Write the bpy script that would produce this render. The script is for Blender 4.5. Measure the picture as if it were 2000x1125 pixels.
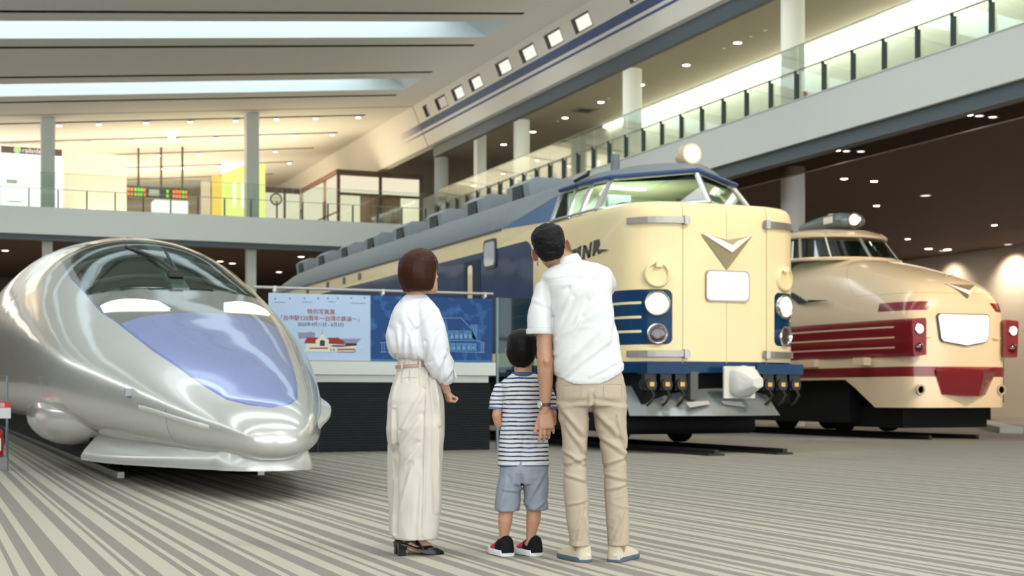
import bpy, bmesh, math, random
from mathutils import Vector, Matrix, noise
random.seed(7)
for o in list(bpy.data.objects): bpy.data.objects.remove(o)
SC = bpy.context.scene; COL = SC.collection
PI = math.pi
YAW = math.atan(1144/2778)
# ---------------------------------------------------------------- camera
cam = bpy.data.cameras.new('camera'); camo = bpy.data.objects.new('camera', cam); COL.objects.link(camo)
camo.location = (0, 0, .84); camo.rotation_euler = (PI/2, 0, -YAW)
cam.sensor_width = 36; cam.lens = 50; cam.shift_y = .105
cam.clip_end = 400; cam.dof.use_dof = True; cam.dof.focus_distance = 7.35; cam.dof.aperture_fstop = 4.0
SC.camera = camo
# ---------------------------------------------------------------- world, exposure, big lights
SC.view_settings.view_transform = 'Standard'; SC.view_settings.look = 'None'
SC.view_settings.exposure = 0.30; SC.view_settings.gamma = 1.0; SC.view_settings.use_curve_mapping = False
SC.cycles.max_bounces = 7; SC.cycles.diffuse_bounces = 3; SC.cycles.glossy_bounces = 3
SC.cycles.transparent_max_bounces = 14; SC.cycles.transmission_bounces = 4
SC.cycles.caustics_reflective = False; SC.cycles.caustics_refractive = False
SC.cycles.sample_clamp_indirect = 4.0
W = bpy.data.worlds.new('sky'); SC.world = W; W.use_nodes = True
W.node_tree.nodes['Background'].inputs[0].default_value = (.93, .97, 1, 1)
W.node_tree.nodes['Background'].inputs[1].default_value = 4.0

def area_light(name, loc, size, power, col, rot=(0, 0, 0)):
    l = bpy.data.lights.new(name, 'AREA'); l.shape = 'RECTANGLE'; l.size, l.size_y = size
    l.energy = power; l.color = col
    o = bpy.data.objects.new(name, l); COL.objects.link(o); o.location = loc; o.rotation_euler = rot
    return o
def spot_light(name, loc, target, power, col, angle=40, blend=.6, r=.15):
    l = bpy.data.lights.new(name, 'SPOT'); l.energy = power; l.color = col
    l.spot_size = math.radians(angle); l.spot_blend = blend; l.shadow_soft_size = r
    o = bpy.data.objects.new(name, l); COL.objects.link(o); o.location = loc
    o.rotation_euler = (Vector(target)-Vector(loc)).to_track_quat('-Z', 'Y').to_euler()
    return o
def cz(x): return .84+9.72+.0985*x            # height of the sloping hall ceiling
SKY_Y = [-1.6, 6.7, 15.0, 23.3, 31.6, 39.9, 48.2]
for k, y in enumerate(SKY_Y):                    # daylight through the long roof lights
    area_light('skylight_daylight', (0, y+1.0, cz(0)+1.02), (32, 1.7), 660 if k < 5 else 360, (.93, .97, 1.0), (0, -math.atan(.0985), 0))
for k, (x, y) in enumerate(((-6, 60), (1, 60), (8, 60), (14, 60), (-6, 68), (1, 68), (8, 68), (13, 69))):   # uplighting of the back ceiling
    area_light('upper_floor_uplight', (x, y, 7.9), (5, 5), 205, (1, .80, .56), (PI, 0, 0))
area_light('upper_floor_uplight', (13.5, 57.5, 7.9), (5, 4), 85, (1, .80, .56), (PI, 0, 0))  # extra fill added to lift a dark band on the sloping wall
area_light('upper_floor_downlight', (6, 62, cz(6)-.15), (20, 12), 750, (1, .86, .66), (0, -math.atan(.0985), 0))
area_light('deck_wall_fill', (19.6, 20, 11.3), (1.2, 64), 700, (.97, 1, .86), (0, math.radians(-52), 0))  # unseen fill added to brighten the wall behind the deck glass
area_light('hall_fill_up', (-18.8, 30, 8.5), (1.0, 70), 2300, (.97, .98, 1), (PI, math.radians(25), 0))  # unseen fill added high on the left to brighten the hall ceiling
area_light('hall_fill_up', (17.6, 22, 9.2), (.6, 60), 130, (.98, .98, .95), (PI, math.radians(-30), 0))  # weaker added fill on the right, also aimed up
for y in (8, 22, 36): area_light('lower_ceiling_lamps', (30, y, .84+6.2), (14, 4), 300, (1, .86, .7))
area_light('lower_back_lamps', (4, 64, .84+6.2), (30, 8), 1500, (1, .88, .75))
for y, e in ((46.9, 520), (50.7, 240), (43.0, 380), (38.5, 300), (56, 200)): spot_light('wall_washer', (41.0, y, 6.9), (42, y, 5.0), e, (1, .88, .70), 110, .9, .1)
area_light('far_right_lamps', (34, 44, .84+6.2), (8, 24), 900, (1, .88, .74))
spot_light('track_spot_train_front', (11.5, 8.5, 9.6), (11.3, 18, 2.4), 2700, (1, .83, .6), 30, .8)
spot_light('track_spot_train_front', (20.5, 13.5, 6.9), (18.0, 22.5, 2.4), 2600, (1, .78, .5), 34, .8)
spot_light('track_spot_people', (7.0, 1.0, 10.3), (3.2, 6.9, .8), 1150, (1, .94, .84), 34, .8, .25)
spot_light('track_spot_people', (-3.5, 0.5, 9.6), (3.0, 7.0, .9), 200, (1, .96, .9), 44, .8, .3)

# ---------------------------------------------------------------- materials
def _n(nt, t, **k):
    n = nt.nodes.new(t)
    for a, v in k.items(): setattr(n, a, v)
    return n
def mat(name, col, rough=.5, metal=0, var=0, vs=8, bump=0, bs=60, coat=0, emit=None, es=0, spec=.5, coatr=.05):
    m = bpy.data.materials.new(name); m.use_nodes = True; nt = m.node_tree
    b = nt.nodes['Principled BSDF']
    c = tuple(col)+(1,)
    b.inputs['Base Color'].default_value = c; b.inputs['Roughness'].default_value = rough
    b.inputs['Metallic'].default_value = metal; b.inputs['Specular IOR Level'].default_value = spec
    if coat: b.inputs['Coat Weight'].default_value = coat; b.inputs['Coat Roughness'].default_value = coatr
    if emit: b.inputs['Emission Color'].default_value = tuple(emit)+(1,); b.inputs['Emission Strength'].default_value = es
    if var or bump:
        tc = _n(nt, 'ShaderNodeTexCoord')
    if var:
        nz = _n(nt, 'ShaderNodeTexNoise'); nz.inputs['Scale'].default_value = vs; nz.inputs['Detail'].default_value = 5
        nt.links.new(tc.outputs['Object'], nz.inputs['Vector'])
        mx = _n(nt, 'ShaderNodeMix', data_type='RGBA')
        mx.inputs['A'].default_value = tuple(max(0, v*(1-var)) for v in col)+(1,)
        mx.inputs['B'].default_value = tuple(min(1, v*(1+var)) for v in col)+(1,)
        nt.links.new(nz.outputs['Fac'], mx.inputs['Factor']); nt.links.new(mx.outputs['Result'], b.inputs['Base Color'])
    if bump:
        nb = _n(nt, 'ShaderNodeTexNoise'); nb.inputs['Scale'].default_value = bs; nb.inputs['Detail'].default_value = 4
        nt.links.new(tc.outputs['Object'], nb.inputs['Vector'])
        bp = _n(nt, 'ShaderNodeBump'); bp.inputs['Strength'].default_value = bump; bp.inputs['Distance'].default_value = .02
        nt.links.new(nb.outputs['Fac'], bp.inputs['Height']); nt.links.new(bp.outputs['Normal'], b.inputs['Normal'])
    return m
def emis(name, col, s):
    m = bpy.data.materials.new(name); m.use_nodes = True; nt = m.node_tree; nt.nodes.clear()
    e = _n(nt, 'ShaderNodeEmission'); e.inputs[0].default_value = tuple(col)+(1,); e.inputs[1].default_value = s
    o = _n(nt, 'ShaderNodeOutputMaterial'); nt.links.new(e.outputs[0], o.inputs[0]); return m
def glass(name, tint=(.85, .95, .9), refl=.12, rough=.03):
    m = bpy.data.materials.new(name); m.use_nodes = True; nt = m.node_tree; nt.nodes.clear()
    t = _n(nt, 'ShaderNodeBsdfTransparent'); t.inputs[0].default_value = tuple(tint)+(1,)
    g = _n(nt, 'ShaderNodeBsdfGlossy'); g.inputs['Roughness'].default_value = rough
    f = _n(nt, 'ShaderNodeFresnel'); f.inputs[0].default_value = 1.5
    ad = _n(nt, 'ShaderNodeMath', operation='MULTIPLY_ADD'); ad.inputs[1].default_value = .45; ad.inputs[2].default_value = refl-.03
    ad.use_clamp = True
    nt.links.new(f.outputs[0], ad.inputs[0])
    mx = _n(nt, 'ShaderNodeMixShader'); o = _n(nt, 'ShaderNodeOutputMaterial')
    nt.links.new(ad.outputs[0], mx.inputs[0]); nt.links.new(t.outputs[0], mx.inputs[1]); nt.links.new(g.outputs[0], mx.inputs[2])
    nt.links.new(mx.outputs[0], o.inputs[0]); return m
def ramp_const(nt, stops):
    r = _n(nt, 'ShaderNodeValToRGB'); cr = r.color_ramp; cr.interpolation = 'CONSTANT'
    while len(cr.elements) > 1: cr.elements.remove(cr.elements[-1])
    cr.elements[0].position = stops[0][0]; cr.elements[0].color = stops[0][1]
    for p, c in stops[1:]:
        e = cr.elements.new(p); e.color = c
    return r

# ---------------------------------------------------------------- mesh building
class MB:
    def __init__(s): s.v = []; s.f = []; s.mi = []; s.m = 0
    def add(s, vs, fs):
        k = len(s.v); s.v += [tuple(v) for v in vs]
        for f in fs: s.f.append([k+i for i in f]); s.mi.append(s.m)
        return k
    def quad(s, a, b, c, d): s.add([a, b, c, d], [(0, 1, 2, 3)])
    def box(s, x0, x1, y0, y1, z0, z1):
        s.add([(x0, y0, z0), (x1, y0, z0), (x1, y1, z0), (x0, y1, z0), (x0, y0, z1), (x1, y0, z1), (x1, y1, z1), (x0, y1, z1)],
              [(3, 2, 1, 0), (4, 5, 6, 7), (0, 1, 5, 4), (1, 2, 6, 5), (2, 3, 7, 6), (3, 0, 4, 7)])
        return s
    def obox(s, c, sz, M):
        hx, hy, hz = [q/2 for q in sz]; c = Vector(c)
        vs = [c+M@Vector((a*hx, b*hy, d*hz)) for d in (-1, 1) for a, b in ((-1, -1), (1, -1), (1, 1), (-1, 1))]
        s.add(vs, [(3, 2, 1, 0), (4, 5, 6, 7), (0, 1, 5, 4), (1, 2, 6, 5), (2, 3, 7, 6), (3, 0, 4, 7)]); return s
    def loft(s, rings, cap=True, closed=True):
        n = len(rings[0]); k = len(s.v)
        for r in rings: s.v += [tuple(p) for p in r]
        m = n if closed else n-1
        for i in range(len(rings)-1):
            for j in range(m):
                a = k+i*n+j; b = k+i*n+(j+1) % n
                s.f.append([a, b, b+n, a+n]); s.mi.append(s.m)
        if cap and closed:
            s.f.append([k+j for j in range(n)][::-1]); s.mi.append(s.m)
            e = k+(len(rings)-1)*n
            s.f.append([e+j for j in range(n)]); s.mi.append(s.m)
        return s
    def tube(s, pts, rad, n=10, cap=True, sq=1):
        pts = [Vector(p) for p in pts]
        if not hasattr(rad, '__len__'): rad = [rad]*len(pts)
        rings = []; up = None
        for i, p in enumerate(pts):
            d = (pts[min(i+1, len(pts)-1)]-pts[max(i-1, 0)]).normalized()
            if up is None: up = Vector((0, 0, 1)) if abs(d.z) < .9 else Vector((1, 0, 0))
            a = d.cross(up).normalized(); b = a.cross(d).normalized(); up = b
            rings.append([p+a*(rad[i]*math.cos(2*PI*j/n))+b*(rad[i]*sq*math.sin(2*PI*j/n)) for j in range(n)])
        return s.loft(rings, cap)
    def cyl(s, p0, p1, r, n=16): return s.tube([p0, p1], r, n)
    def lathe(s, c, ax, prof, n=24):
        """prof: list of (distance along axis, radius)"""
        ax = Vector(ax).normalized(); c = Vector(c)
        up = Vector((0, 0, 1)) if abs(ax.z) < .9 else Vector((1, 0, 0))
        a = ax.cross(up).normalized(); b = a.cross(ax)
        return s.loft([[c+ax*t+a*(max(r, 1e-4)*math.cos(2*PI*j/n))+b*(max(r, 1e-4)*math.sin(2*PI*j/n)) for j in range(n)] for t, r in prof])
    def prism(s, poly, f0, f1):
        """poly 2D points, f0/f1 map (u,v)->3D for the two ends"""
        n = len(poly)
        k = s.add([f0(*p) for p in poly]+[f1(*p) for p in poly], [])
        s.f.append([k+j for j in range(n)][::-1]); s.mi.append(s.m)
        s.f.append([k+n+j for j in range(n)]); s.mi.append(s.m)
        for j in range(n):
            s.f.append([k+j, k+(j+1) % n, k+n+(j+1) % n, k+n+j]); s.mi.append(s.m)
        return s
    def build(s, name, mats, parent=None, smooth=None, fix=True):
        me = bpy.data.meshes.new(name); me.from_pydata(s.v, [], s.f); me.validate()
        if not isinstance(mats, (list, tuple)): mats = [mats]
        for m in mats: me.materials.append(m)
        if len(me.polygons) == len(s.mi):
            me.polygons.foreach_set('material_index', s.mi)
        if fix:
            bm = bmesh.new(); bm.from_mesh(me); bmesh.ops.recalc_face_normals(bm, faces=bm.faces); bm.to_mesh(me); bm.free()
        if smooth is not None:
            me.polygons.foreach_set('use_smooth', [True]*len(me.polygons))
            me.set_sharp_from_angle(angle=math.radians(smooth))
        o = bpy.data.objects.new(name, me); COL.objects.link(o)
        if parent: o.parent = parent
        return o
def tag(o, label=None, cat=None, group=None, kind=None):
    if label: o['label'] = label
    if cat: o['category'] = cat
    if group: o['group'] = group
    if kind: o['kind'] = kind
    return o
def struct(o): o['kind'] = 'structure'; return o
def empty(name, loc=(0, 0, 0), rz=0, label=None, cat=None, group=None):
    o = bpy.data.objects.new(name, None); COL.objects.link(o); o.location = loc; o.rotation_euler = (0, 0, rz)
    o.empty_display_size = .2
    return tag(o, label, cat, group)
def copy_tree(o, parent=None):
    c = o.copy(); COL.objects.link(c)
    if parent: c.parent = parent
    for ch in list(o.children): copy_tree(ch, c)
    return c
def mirror_x(pts): return [(-x, y, z) for x, y, z in pts]
def interp(tab, t):
    """piecewise smooth (Catmull-Rom) interpolation of rows (t, a, b, ...)"""
    if t <= tab[0][0]: return list(tab[0][1:])
    if t >= tab[-1][0]: return list(tab[-1][1:])
    for i in range(len(tab)-1):
        if tab[i][0] <= t <= tab[i+1][0]: break
    t0, t1 = tab[i][0], tab[i+1][0]; h = t1-t0; u = (t-t0)/h; out = []
    for k in range(1, len(tab[0])):
        p1, p2 = tab[i][k], tab[i+1][k]
        d = (p2-p1)/h
        if i > 0:
            e = (p1-tab[i-1][k])/(t0-tab[i-1][0]); m1 = 0 if d*e <= 0 else 2*d*e/(d+e)
        else: m1 = d
        if i < len(tab)-2:
            e = (tab[i+2][k]-p2)/(tab[i+2][0]-t1); m2 = 0 if d*e <= 0 else 2*d*e/(d+e)
        else: m2 = d
        out.append((2*u**3-3*u*u+1)*p1+(u**3-2*u*u+u)*h*m1+(-2*u**3+3*u*u)*p2+(u**3-u*u)*h*m2)
    return out
# ================================================================ THE HALL
M = {}
M['plaster'] = mat('plaster', (.80, .83, .79), .75, bump=.02, bs=20)
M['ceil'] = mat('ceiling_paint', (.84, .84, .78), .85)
M['slot'] = mat('slot_dark', (.015, .014, .012), .8)
M['beam'] = mat('beam_blue_grey', (.10, .13, .15), .5)
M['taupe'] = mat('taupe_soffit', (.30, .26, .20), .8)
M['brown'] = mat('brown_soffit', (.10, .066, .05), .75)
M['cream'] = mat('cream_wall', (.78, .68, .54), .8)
M['colw'] = mat('column_white', (.78, .79, .74), .55)
M['colg'] = mat('column_grey', (.66, .70, .64), .55)
M['rail'] = mat('rail_metal', (.30, .31, .31), .35, .8)
M['post'] = mat('post_dark', (.05, .07, .075), .45, .3)
M['bglass'] = glass('balustrade_glass', (.93, .975, .945), .05)
M['wallw'] = mat('cove_wall', (.78, .84, .73), .7)
M['white'] = mat('white_paint', (.8, .8, .78), .5)
M['black'] = mat('black', (.01, .01, .011), .5)
M['lampw'] = emis('lamp_white', (1, .97, .9), 14)
M['lampy'] = emis('lamp_warm', (1, .85, .6), 16)

# floor: woven carpet with irregular lengthwise stripes
def carpet():
    m = bpy.data.materials.new('striped_carpet'); m.use_nodes = True; nt = m.node_tree; b = nt.nodes['Principled BSDF']
    b.inputs['Roughness'].default_value = .92; b.inputs['Specular IOR Level'].default_value = .25
    tc = _n(nt, 'ShaderNodeTexCoord'); sp = _n(nt, 'ShaderNodeSeparateXYZ')
    nz = _n(nt, 'ShaderNodeTexNoise'); nz.inputs['Scale'].default_value = 120; nz.inputs['Detail'].default_value = 2
    nt.links.new(tc.outputs['Object'], nz.inputs['Vector']); nt.links.new(tc.outputs['Object'], sp.inputs[0])
    px = [39, 62, 89, 113, 160, 205, 240, 262, 275, 287, 320, 366, 384, 399, 429, 454, 471, 503, 550, 570, 586, 630, 670, 704, 740, 766, 778]
    per = (px[-1]-px[0])/454.5
    jit = _n(nt, 'ShaderNodeMath', operation='MULTIPLY_ADD'); jit.inputs[1].default_value = .006
    nt.links.new(nz.outputs['Fac'], jit.inputs[0]); nt.links.new(sp.outputs['X'], jit.inputs[2])
    su = _n(nt, 'ShaderNodeMath', operation='SUBTRACT'); su.inputs[1].default_value = .403; nt.links.new(jit.outputs[0], su.inputs[0])
    dv = _n(nt, 'ShaderNodeMath', operation='DIVIDE'); dv.inputs[1].default_value = per; nt.links.new(su.outputs[0], dv.inputs[0])
    fr = _n(nt, 'ShaderNodeMath', operation='FRACT'); nt.links.new(dv.outputs[0], fr.inputs[0])
    L = (.43, .40, .325, 1); D = (.235, .213, .19, 1)
    st = [((p-px[0])/(px[-1]-px[0]), L if i % 2 == 0 else D) for i, p in enumerate(px[:-1])]
    r = ramp_const(nt, st); nt.links.new(fr.outputs[0], r.inputs[0])
    n2 = _n(nt, 'ShaderNodeTexNoise'); n2.inputs['Scale'].default_value = 260; n2.inputs['Detail'].default_value = 3
    nt.links.new(tc.outputs['Object'], n2.inputs['Vector'])
    mr = _n(nt, 'ShaderNodeMapRange'); mr.inputs[1].default_value = .3; mr.inputs[2].default_value = .7; mr.inputs[3].default_value = .72; mr.inputs[4].default_value = 1.25
    nt.links.new(n2.outputs['Fac'], mr.inputs[0])
    mx = _n(nt, 'ShaderNodeMix', data_type='RGBA', blend_type='MULTIPLY'); mx.inputs['Factor'].default_value = 1
    nt.links.new(r.outputs[0], mx.inputs['A']); nt.links.new(mr.outputs[0], mx.inputs['B'])
    nt.links.new(mx.outputs['Result'], b.inputs['Base Color'])
    bp = _n(nt, 'ShaderNodeBump'); bp.inputs['Strength'].default_value = .25; bp.inputs['Distance'].default_value = .004
    nt.links.new(n2.outputs['Fac'], bp.inputs['Height']); nt.links.new(bp.outputs['Normal'], b.inputs['Normal'])
    return m
mb = MB(); mb.quad((-20, -14, 0), (42, -14, 0), (42, 80, 0), (-20, 80, 0))
struct(mb.build('floor', carpet()))

# sloping hall ceiling, cut by track slots and roof lights
X0, X1, XE = -20, 16.4, 17.86
slots = [-6.8+4.13*k for k in range(20)]            # 38.9-ish series
slots = [38.9+4.13*k for k in range(-11, 9)]
op = [(y-.13, y+.13, 's') for y in slots]
for y in SKY_Y: op.append((y, y+2.0, 'k'))
op.sort()
mb = MB(); tr = MB(); sk = MB(); pane = MB()
def cq(b, x0, x1, y0, y1, dz=0): b.quad((x0, y0, cz(x0)+dz), (x1, y0, cz(x1)+dz), (x1, y1, cz(x1)+dz), (x0, y1, cz(x0)+dz))
ycur = -14
for y0, y1, k in op:
    cq(mb, X0, X1, ycur, y0); ycur = y1
    b = tr if k == 's' else sk; h = .3 if k == 's' else 1.1
    for ya, yb in ((y0, y0), (y1, y1)):
        b.quad((X0, ya, cz(X0)), (X1, ya, cz(X1)), (X1+(.0 if k == 's' else .0), yb, cz(X1)+h), (X0, yb, cz(X0)+h))
    if k == 's':
        cq(tr, X0, X1, y0, y1, h); b.quad((X1, y0, cz(X1)), (X1, y1, cz(X1)), (X1, y1, cz(X1)+h), (X1, y0, cz(X1)+h))
    else:
        b.quad((X1, y0, cz(X1)), (X1, y1, cz(X1)), (X1-1.6, y1, cz(X1-1.6)+h), (X1-1.6, y0, cz(X1-1.6)+h))
        cq(pane, X0, X1-1.6, y0, y1, h)
cq(mb, X0, X1, ycur, 80); cq(mb, X1, XE, -14, 80)
struct(mb.build('ceiling', M['ceil'], fix=False))
struct(tr.build('trim_1', M['slot'], fix=False))
struct(sk.build('trim_2', mat('skylight_reveal', (.62, .70, .71), .6), fix=False))
struct(pane.build('window_1', emis('skylight_glazing', (.80, .95, 1.0), .9), fix=False))

# clerestory fascia, leaning outward at its foot, with two blue lines and square windows
FT = (17.86, .84+11.48); FB = (18.5, .84+9.95)
def fas(t, off=0):                                   # t 0 at top, 1 at foot
    n = Vector((-(FT[1]-FB[1]), -(FB[0]-FT[0]))).normalized()
    return (FT[0]+(FB[0]-FT[0])*t+n.x*off, FT[1]+(FB[1]-FT[1])*t+n.y*off)
def fq(b, t0, t1, y0, y1, off=0, swap=False):
    a = fas(t0, off); c = fas(t1, off)
    b.quad((a[0], y0, a[1]), (a[0], y1, a[1]), (c[0], y1, c[1]), (c[0], y0, c[1]))
def zt(zp): return (FT[1]-.84-zp)/(FT[1]-.84-9.95)
wins = []
for (pl, pr_) in ((52.9, 52.5), ):
    pass
W_Y = [(52.3, 52.75), (50.2, 51.35), (48.4, 49.5), (46.55, 47.7), (43.9, 45.1), (41.8, 43.0), (39.75, 40.95), (37.7, 38.9), (34.1, 35.3), (32.1, 33.3), (30.1, 31.3)]
W_Y = sorted(W_Y)
ta, tb = zt(11.30), zt(10.88)
stripe = bpy.data.materials.new('stripe_blue'); stripe.use_nodes = True
_nt = stripe.node_tree; _b = _nt.nodes['Principled BSDF']; _tc = _n(_nt, 'ShaderNodeTexCoord'); _sp = _n(_nt, 'ShaderNodeSeparateXYZ')
_mr = _n(_nt, 'ShaderNodeMapRange'); _mr.inputs[1].default_value = 53.5; _mr.inputs[2].default_value = 56.5
_mx = _n(_nt, 'ShaderNodeMix', data_type='RGBA'); _mx.inputs['A'].default_value = (.045, .085, .22, 1); _mx.inputs['B'].default_value = (.84, .82, .74, 1)
_nt.links.new(_tc.outputs['Object'], _sp.inputs[0]); _nt.links.new(_sp.outputs['Y'], _mr.inputs[0]); _nt.links.new(_mr.outputs[0], _mx.inputs['Factor'])
_nt.links.new(_mx.outputs['Result'], _b.inputs['Base Color']); _b.inputs['Roughness'].default_value = .5
mb = MB(); fr = MB(); gl = MB()
seg = [-14]+[v for w in W_Y for v in w]+[80]
fq(mb, 0, ta, -14, 80); fq(mb, tb, 1, -14, 80)
for i in range(0, len(seg), 2): fq(mb, ta, tb, seg[i], seg[i+1])
# foot return under the fascia
a = fas(1); mb.quad((a[0], -14, a[1]), (a[0]+.35, -14, a[1]), (a[0]+.35, 80, a[1]), (a[0], 80, a[1]))
fo = struct(mb.build('wall_right_upper', mat('fascia_white', (.84, .82, .74), .6), fix=False))
st = MB(); fq(st, zt(10.80), zt(10.56), -14, 56.5, .004); fq(st, zt(10.47), zt(10.40), -14, 56.5, .004)
struct(st.build('trim_3', stripe, fix=False))
jn = MB(); fq(jn, 0, 1, 53.68, 53.75, .006); jn.quad((X0, 53.66, cz(X0)-.005), (XE, 53.66, cz(XE)-.005), (XE, 53.76, cz(XE)-.005), (X0, 53.76, cz(X0)-.005))
struct(jn.build('trim_4', mat('joint_grey', (.25, .24, .22), .8), fix=False))
Mwf = mat('window_frame_dark', (.03, .03, .028), .4); Mlit = emis('lit_room', (1, .97, .86), .85); Mlit2 = emis('lit_room_dim', (.6, .55, .42), .7)
for i, (y0, y1) in enumerate(W_Y):
    t = MB(); e = .035
    for (a0, a1, b0, b1) in ((ta, ta+e*.9, y0, y1), (tb-e*.5, tb, y0, y1)): 
        p, q = fas(a0, .01), fas(a1, .01); p2, q2 = fas(a0, -.14), fas(a1, -.14)
        t.quad((p[0], b0, p[1]), (p[0], b1, p[1]), (q[0], b1, q[1]), (q[0], b0, q[1]))
        t.quad((q[0], b0, q[1]), (q[0], b1, q[1]), (q2[0], b1, q2[1]), (q2[0], b0, q2[1]))
    for (b0, b1) in ((y0, y0+.03), (y1-.03, y1)):
        p, q = fas(ta, .01), fas(tb, .01); p2, q2 = fas(ta, -.14), fas(tb, -.14)
        t.quad((p[0], b0, p[1]), (p[0], b1, p[1]), (q[0], b1, q[1]), (q[0], b0, q[1]))
        yy = b1 if b0 == y0 else b0
        t.quad((p[0], yy, p[1]), (q[0], yy, q[1]), (q2[0], yy, q2[1]), (p2[0], yy, p2[1]))
    w = struct(t.build('window_%d' % (i+2), Mwf, fix=False))
    g = MB(); p, q = fas(ta, -.12), fas(tb, -.12)
    g.quad((p[0], y0, p[1]), (p[0], y1, p[1]), (q[0], y1, q[1]), (q[0], y0, q[1]))
    g.build('pane', Mlit2 if i >= len(W_Y)-2 else Mlit, w, fix=False)

# upper floor: soffit, beam band, cove lit back wall, deck
XR = 18.5
ZD = .84+6.70; ZC = .84+6.26; Z2 = .84+10.98
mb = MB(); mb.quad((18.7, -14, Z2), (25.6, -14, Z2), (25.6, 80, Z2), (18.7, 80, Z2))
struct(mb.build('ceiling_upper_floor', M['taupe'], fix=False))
mb = MB(); mb.box(18.72, 18.9, -14, 53.7, .84+9.52, Z2); struct(mb.build('trim_5', M['beam']))
mb = MB(); mb.box(25.6, 25.8, -14, 80, ZD, Z2)
struct(mb.build('wall_right', M['wallw']))
mb = MB(); mb.box(25.42, 25.58, -10, 52, Z2-.10, Z2-.03)
struct(mb.build('trim_6', emis('cove_strip', (1, .98, .8), 9)))
for yy in (12, 28, 42):
    area_light('cove_light', (25.25, yy, Z2-.12), (.3, 15), 230, (1, .97, .8), (0, math.radians(-28), 0))
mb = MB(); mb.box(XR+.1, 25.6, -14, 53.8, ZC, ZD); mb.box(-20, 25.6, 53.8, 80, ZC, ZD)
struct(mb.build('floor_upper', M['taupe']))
mb = MB(); mb.box(XR, XR+.1, -14, 53.7, .84+5.80, .84+6.78); mb.box(XR-.03, XR+.16, -14, 53.7, .84+6.78, .84+6.80)
struct(mb.build('trim_7', M['plaster']))
mb = MB(); mb.box(-20, XR+.1, 53.7, 53.8, .84+5.80, .84+6.78)
struct(mb.build('trim_8', M['plaster']))
mb = MB(); mb.box(XR+.14, XR+.4, -14, 53.7, .84+5.49, ZC); mb.box(-20, XR+.4, 53.85, 54.1, .84+5.6, ZC)
struct(mb.build('trim_9', M['beam']))
# lower ceilings, dark
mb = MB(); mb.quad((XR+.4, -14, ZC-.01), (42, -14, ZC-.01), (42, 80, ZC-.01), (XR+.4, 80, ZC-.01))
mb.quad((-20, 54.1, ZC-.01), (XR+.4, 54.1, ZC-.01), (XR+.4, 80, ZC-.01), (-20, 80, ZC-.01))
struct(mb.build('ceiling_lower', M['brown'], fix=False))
mb = MB(); mb.box(21.55, 21.57, -5, 53, .84+5.93, ZC-.02)
sb = mb.build('smoke_barrier', glass('smoke_glass', (.72, .70, .66), .10))
tag(sb, 'clear glass smoke barrier hanging under the right hand deck beside the columns', 'smoke barrier')
e = MB(); e.box(21.545, 21.575, -5, 53, .84+5.905, .84+5.93); e.build('edge_rail', mat('barrier_edge', (.55, .5, .42), .4), sb)
# walls around
mb = MB(); mb.box(42, 42.2, -14, 80, 0, ZC); struct(mb.build('wall_far_right', mat('far_wall', (.55, .47, .38), .8)))
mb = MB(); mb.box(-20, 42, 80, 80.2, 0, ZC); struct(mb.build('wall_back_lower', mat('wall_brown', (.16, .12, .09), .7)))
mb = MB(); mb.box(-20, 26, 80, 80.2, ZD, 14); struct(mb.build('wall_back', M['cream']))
mb = MB(); mb.box(-20.2, -20, -14, 80, 0, 8.4); struct(mb.build('wall_left', mat('left_wall_dark', (.13, .125, .115), .7)))  # unseen wall, its height and dark tone set for the train reflections
mb = MB()                                            # unseen open band added on the left for fill daylight; mullions only
for k in range(24): mb.box(-20.15, -20.0, -14+4*k-.08, -14+4*k+.08, 8.4, 12)
mb.box(-20.15, -20, -14, 80, 10.0, 10.12); struct(mb.build('trim_10', M['beam']))
mb = MB()                                            # unseen front behind the viewer, left open between mullions for daylight
for x in [-20+3.1*k for k in range(21)]: mb.box(x-.08, x+.08, -14.1, -13.9, 0, 12)
for z in (3.2, 6.4, 9.6): mb.box(-20, 42, -14.1, -13.9, z-.06, z+.06)
struct(mb.build('wall_front', M['beam']))

# columns
col = MB(); col.lathe((0, 0, 0), (0, 0, 1), [(0, .325), (ZC, .325)], 32)
for k, y in enumerate((28.9, 38.0, 47.3, 56.4)):
    pass
CY = []
for p in (1548.5, 1235, 1019, 862):
    d = 3004.5*22/(p+144); CY.append((d-22*.38078)/.92466)
nm = ['nearest', 'second', 'third', 'farthest']
for k, y in enumerate(CY):
    if k < 3:
        o = MB(); o.lathe((22, y, 0), (0, 0, 1), [(0, .325), (ZC, .325)], 32); o = o.build('column', M['colw'], None, 40)
        tag(o, 'round white ground floor column, %s in the row behind the cream and red train' % nm[k], 'column', 'round columns below the deck')
    o = MB(); o.lathe((22, y, 0), (0, 0, 1), [(ZD, .325), (Z2, .325)], 32); o = o.build('column', M['colw'], None, 40)
    tag(o, 'round white upper column behind the glass balustrade, %s from the right' % ['first', 'second', 'third', 'fourth'][k], 'column', 'round columns on the upper deck')
# square grey columns at the back deck
for k, (x, lab) in enumerate(((4.1, 'left'), (11.6, 'right'))):
    o = MB(); o.box(x-.24, x+.24, 54.3, 54.8, ZD, cz(x)); o = o.build('column', M['colg'])
    tag(o, 'square grey green column on the back deck, %s one of the two' % lab, 'column', 'square columns on the back deck')
    o = MB(); o.box(x-.17, x+.17, 54.5, 54.9, 0, ZC); o = o.build('column', M['colg'])
    tag(o, 'slim grey column under the back deck, %s one of the two' % lab, 'column', 'slim columns under the back deck')
o = MB(); o.box(20.9, 21.3, 54.5, 54.9, ZD, Z2); tag(o.build('column', M['colw']), 'narrow square column just left of the farthest round upper column', 'column')

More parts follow.
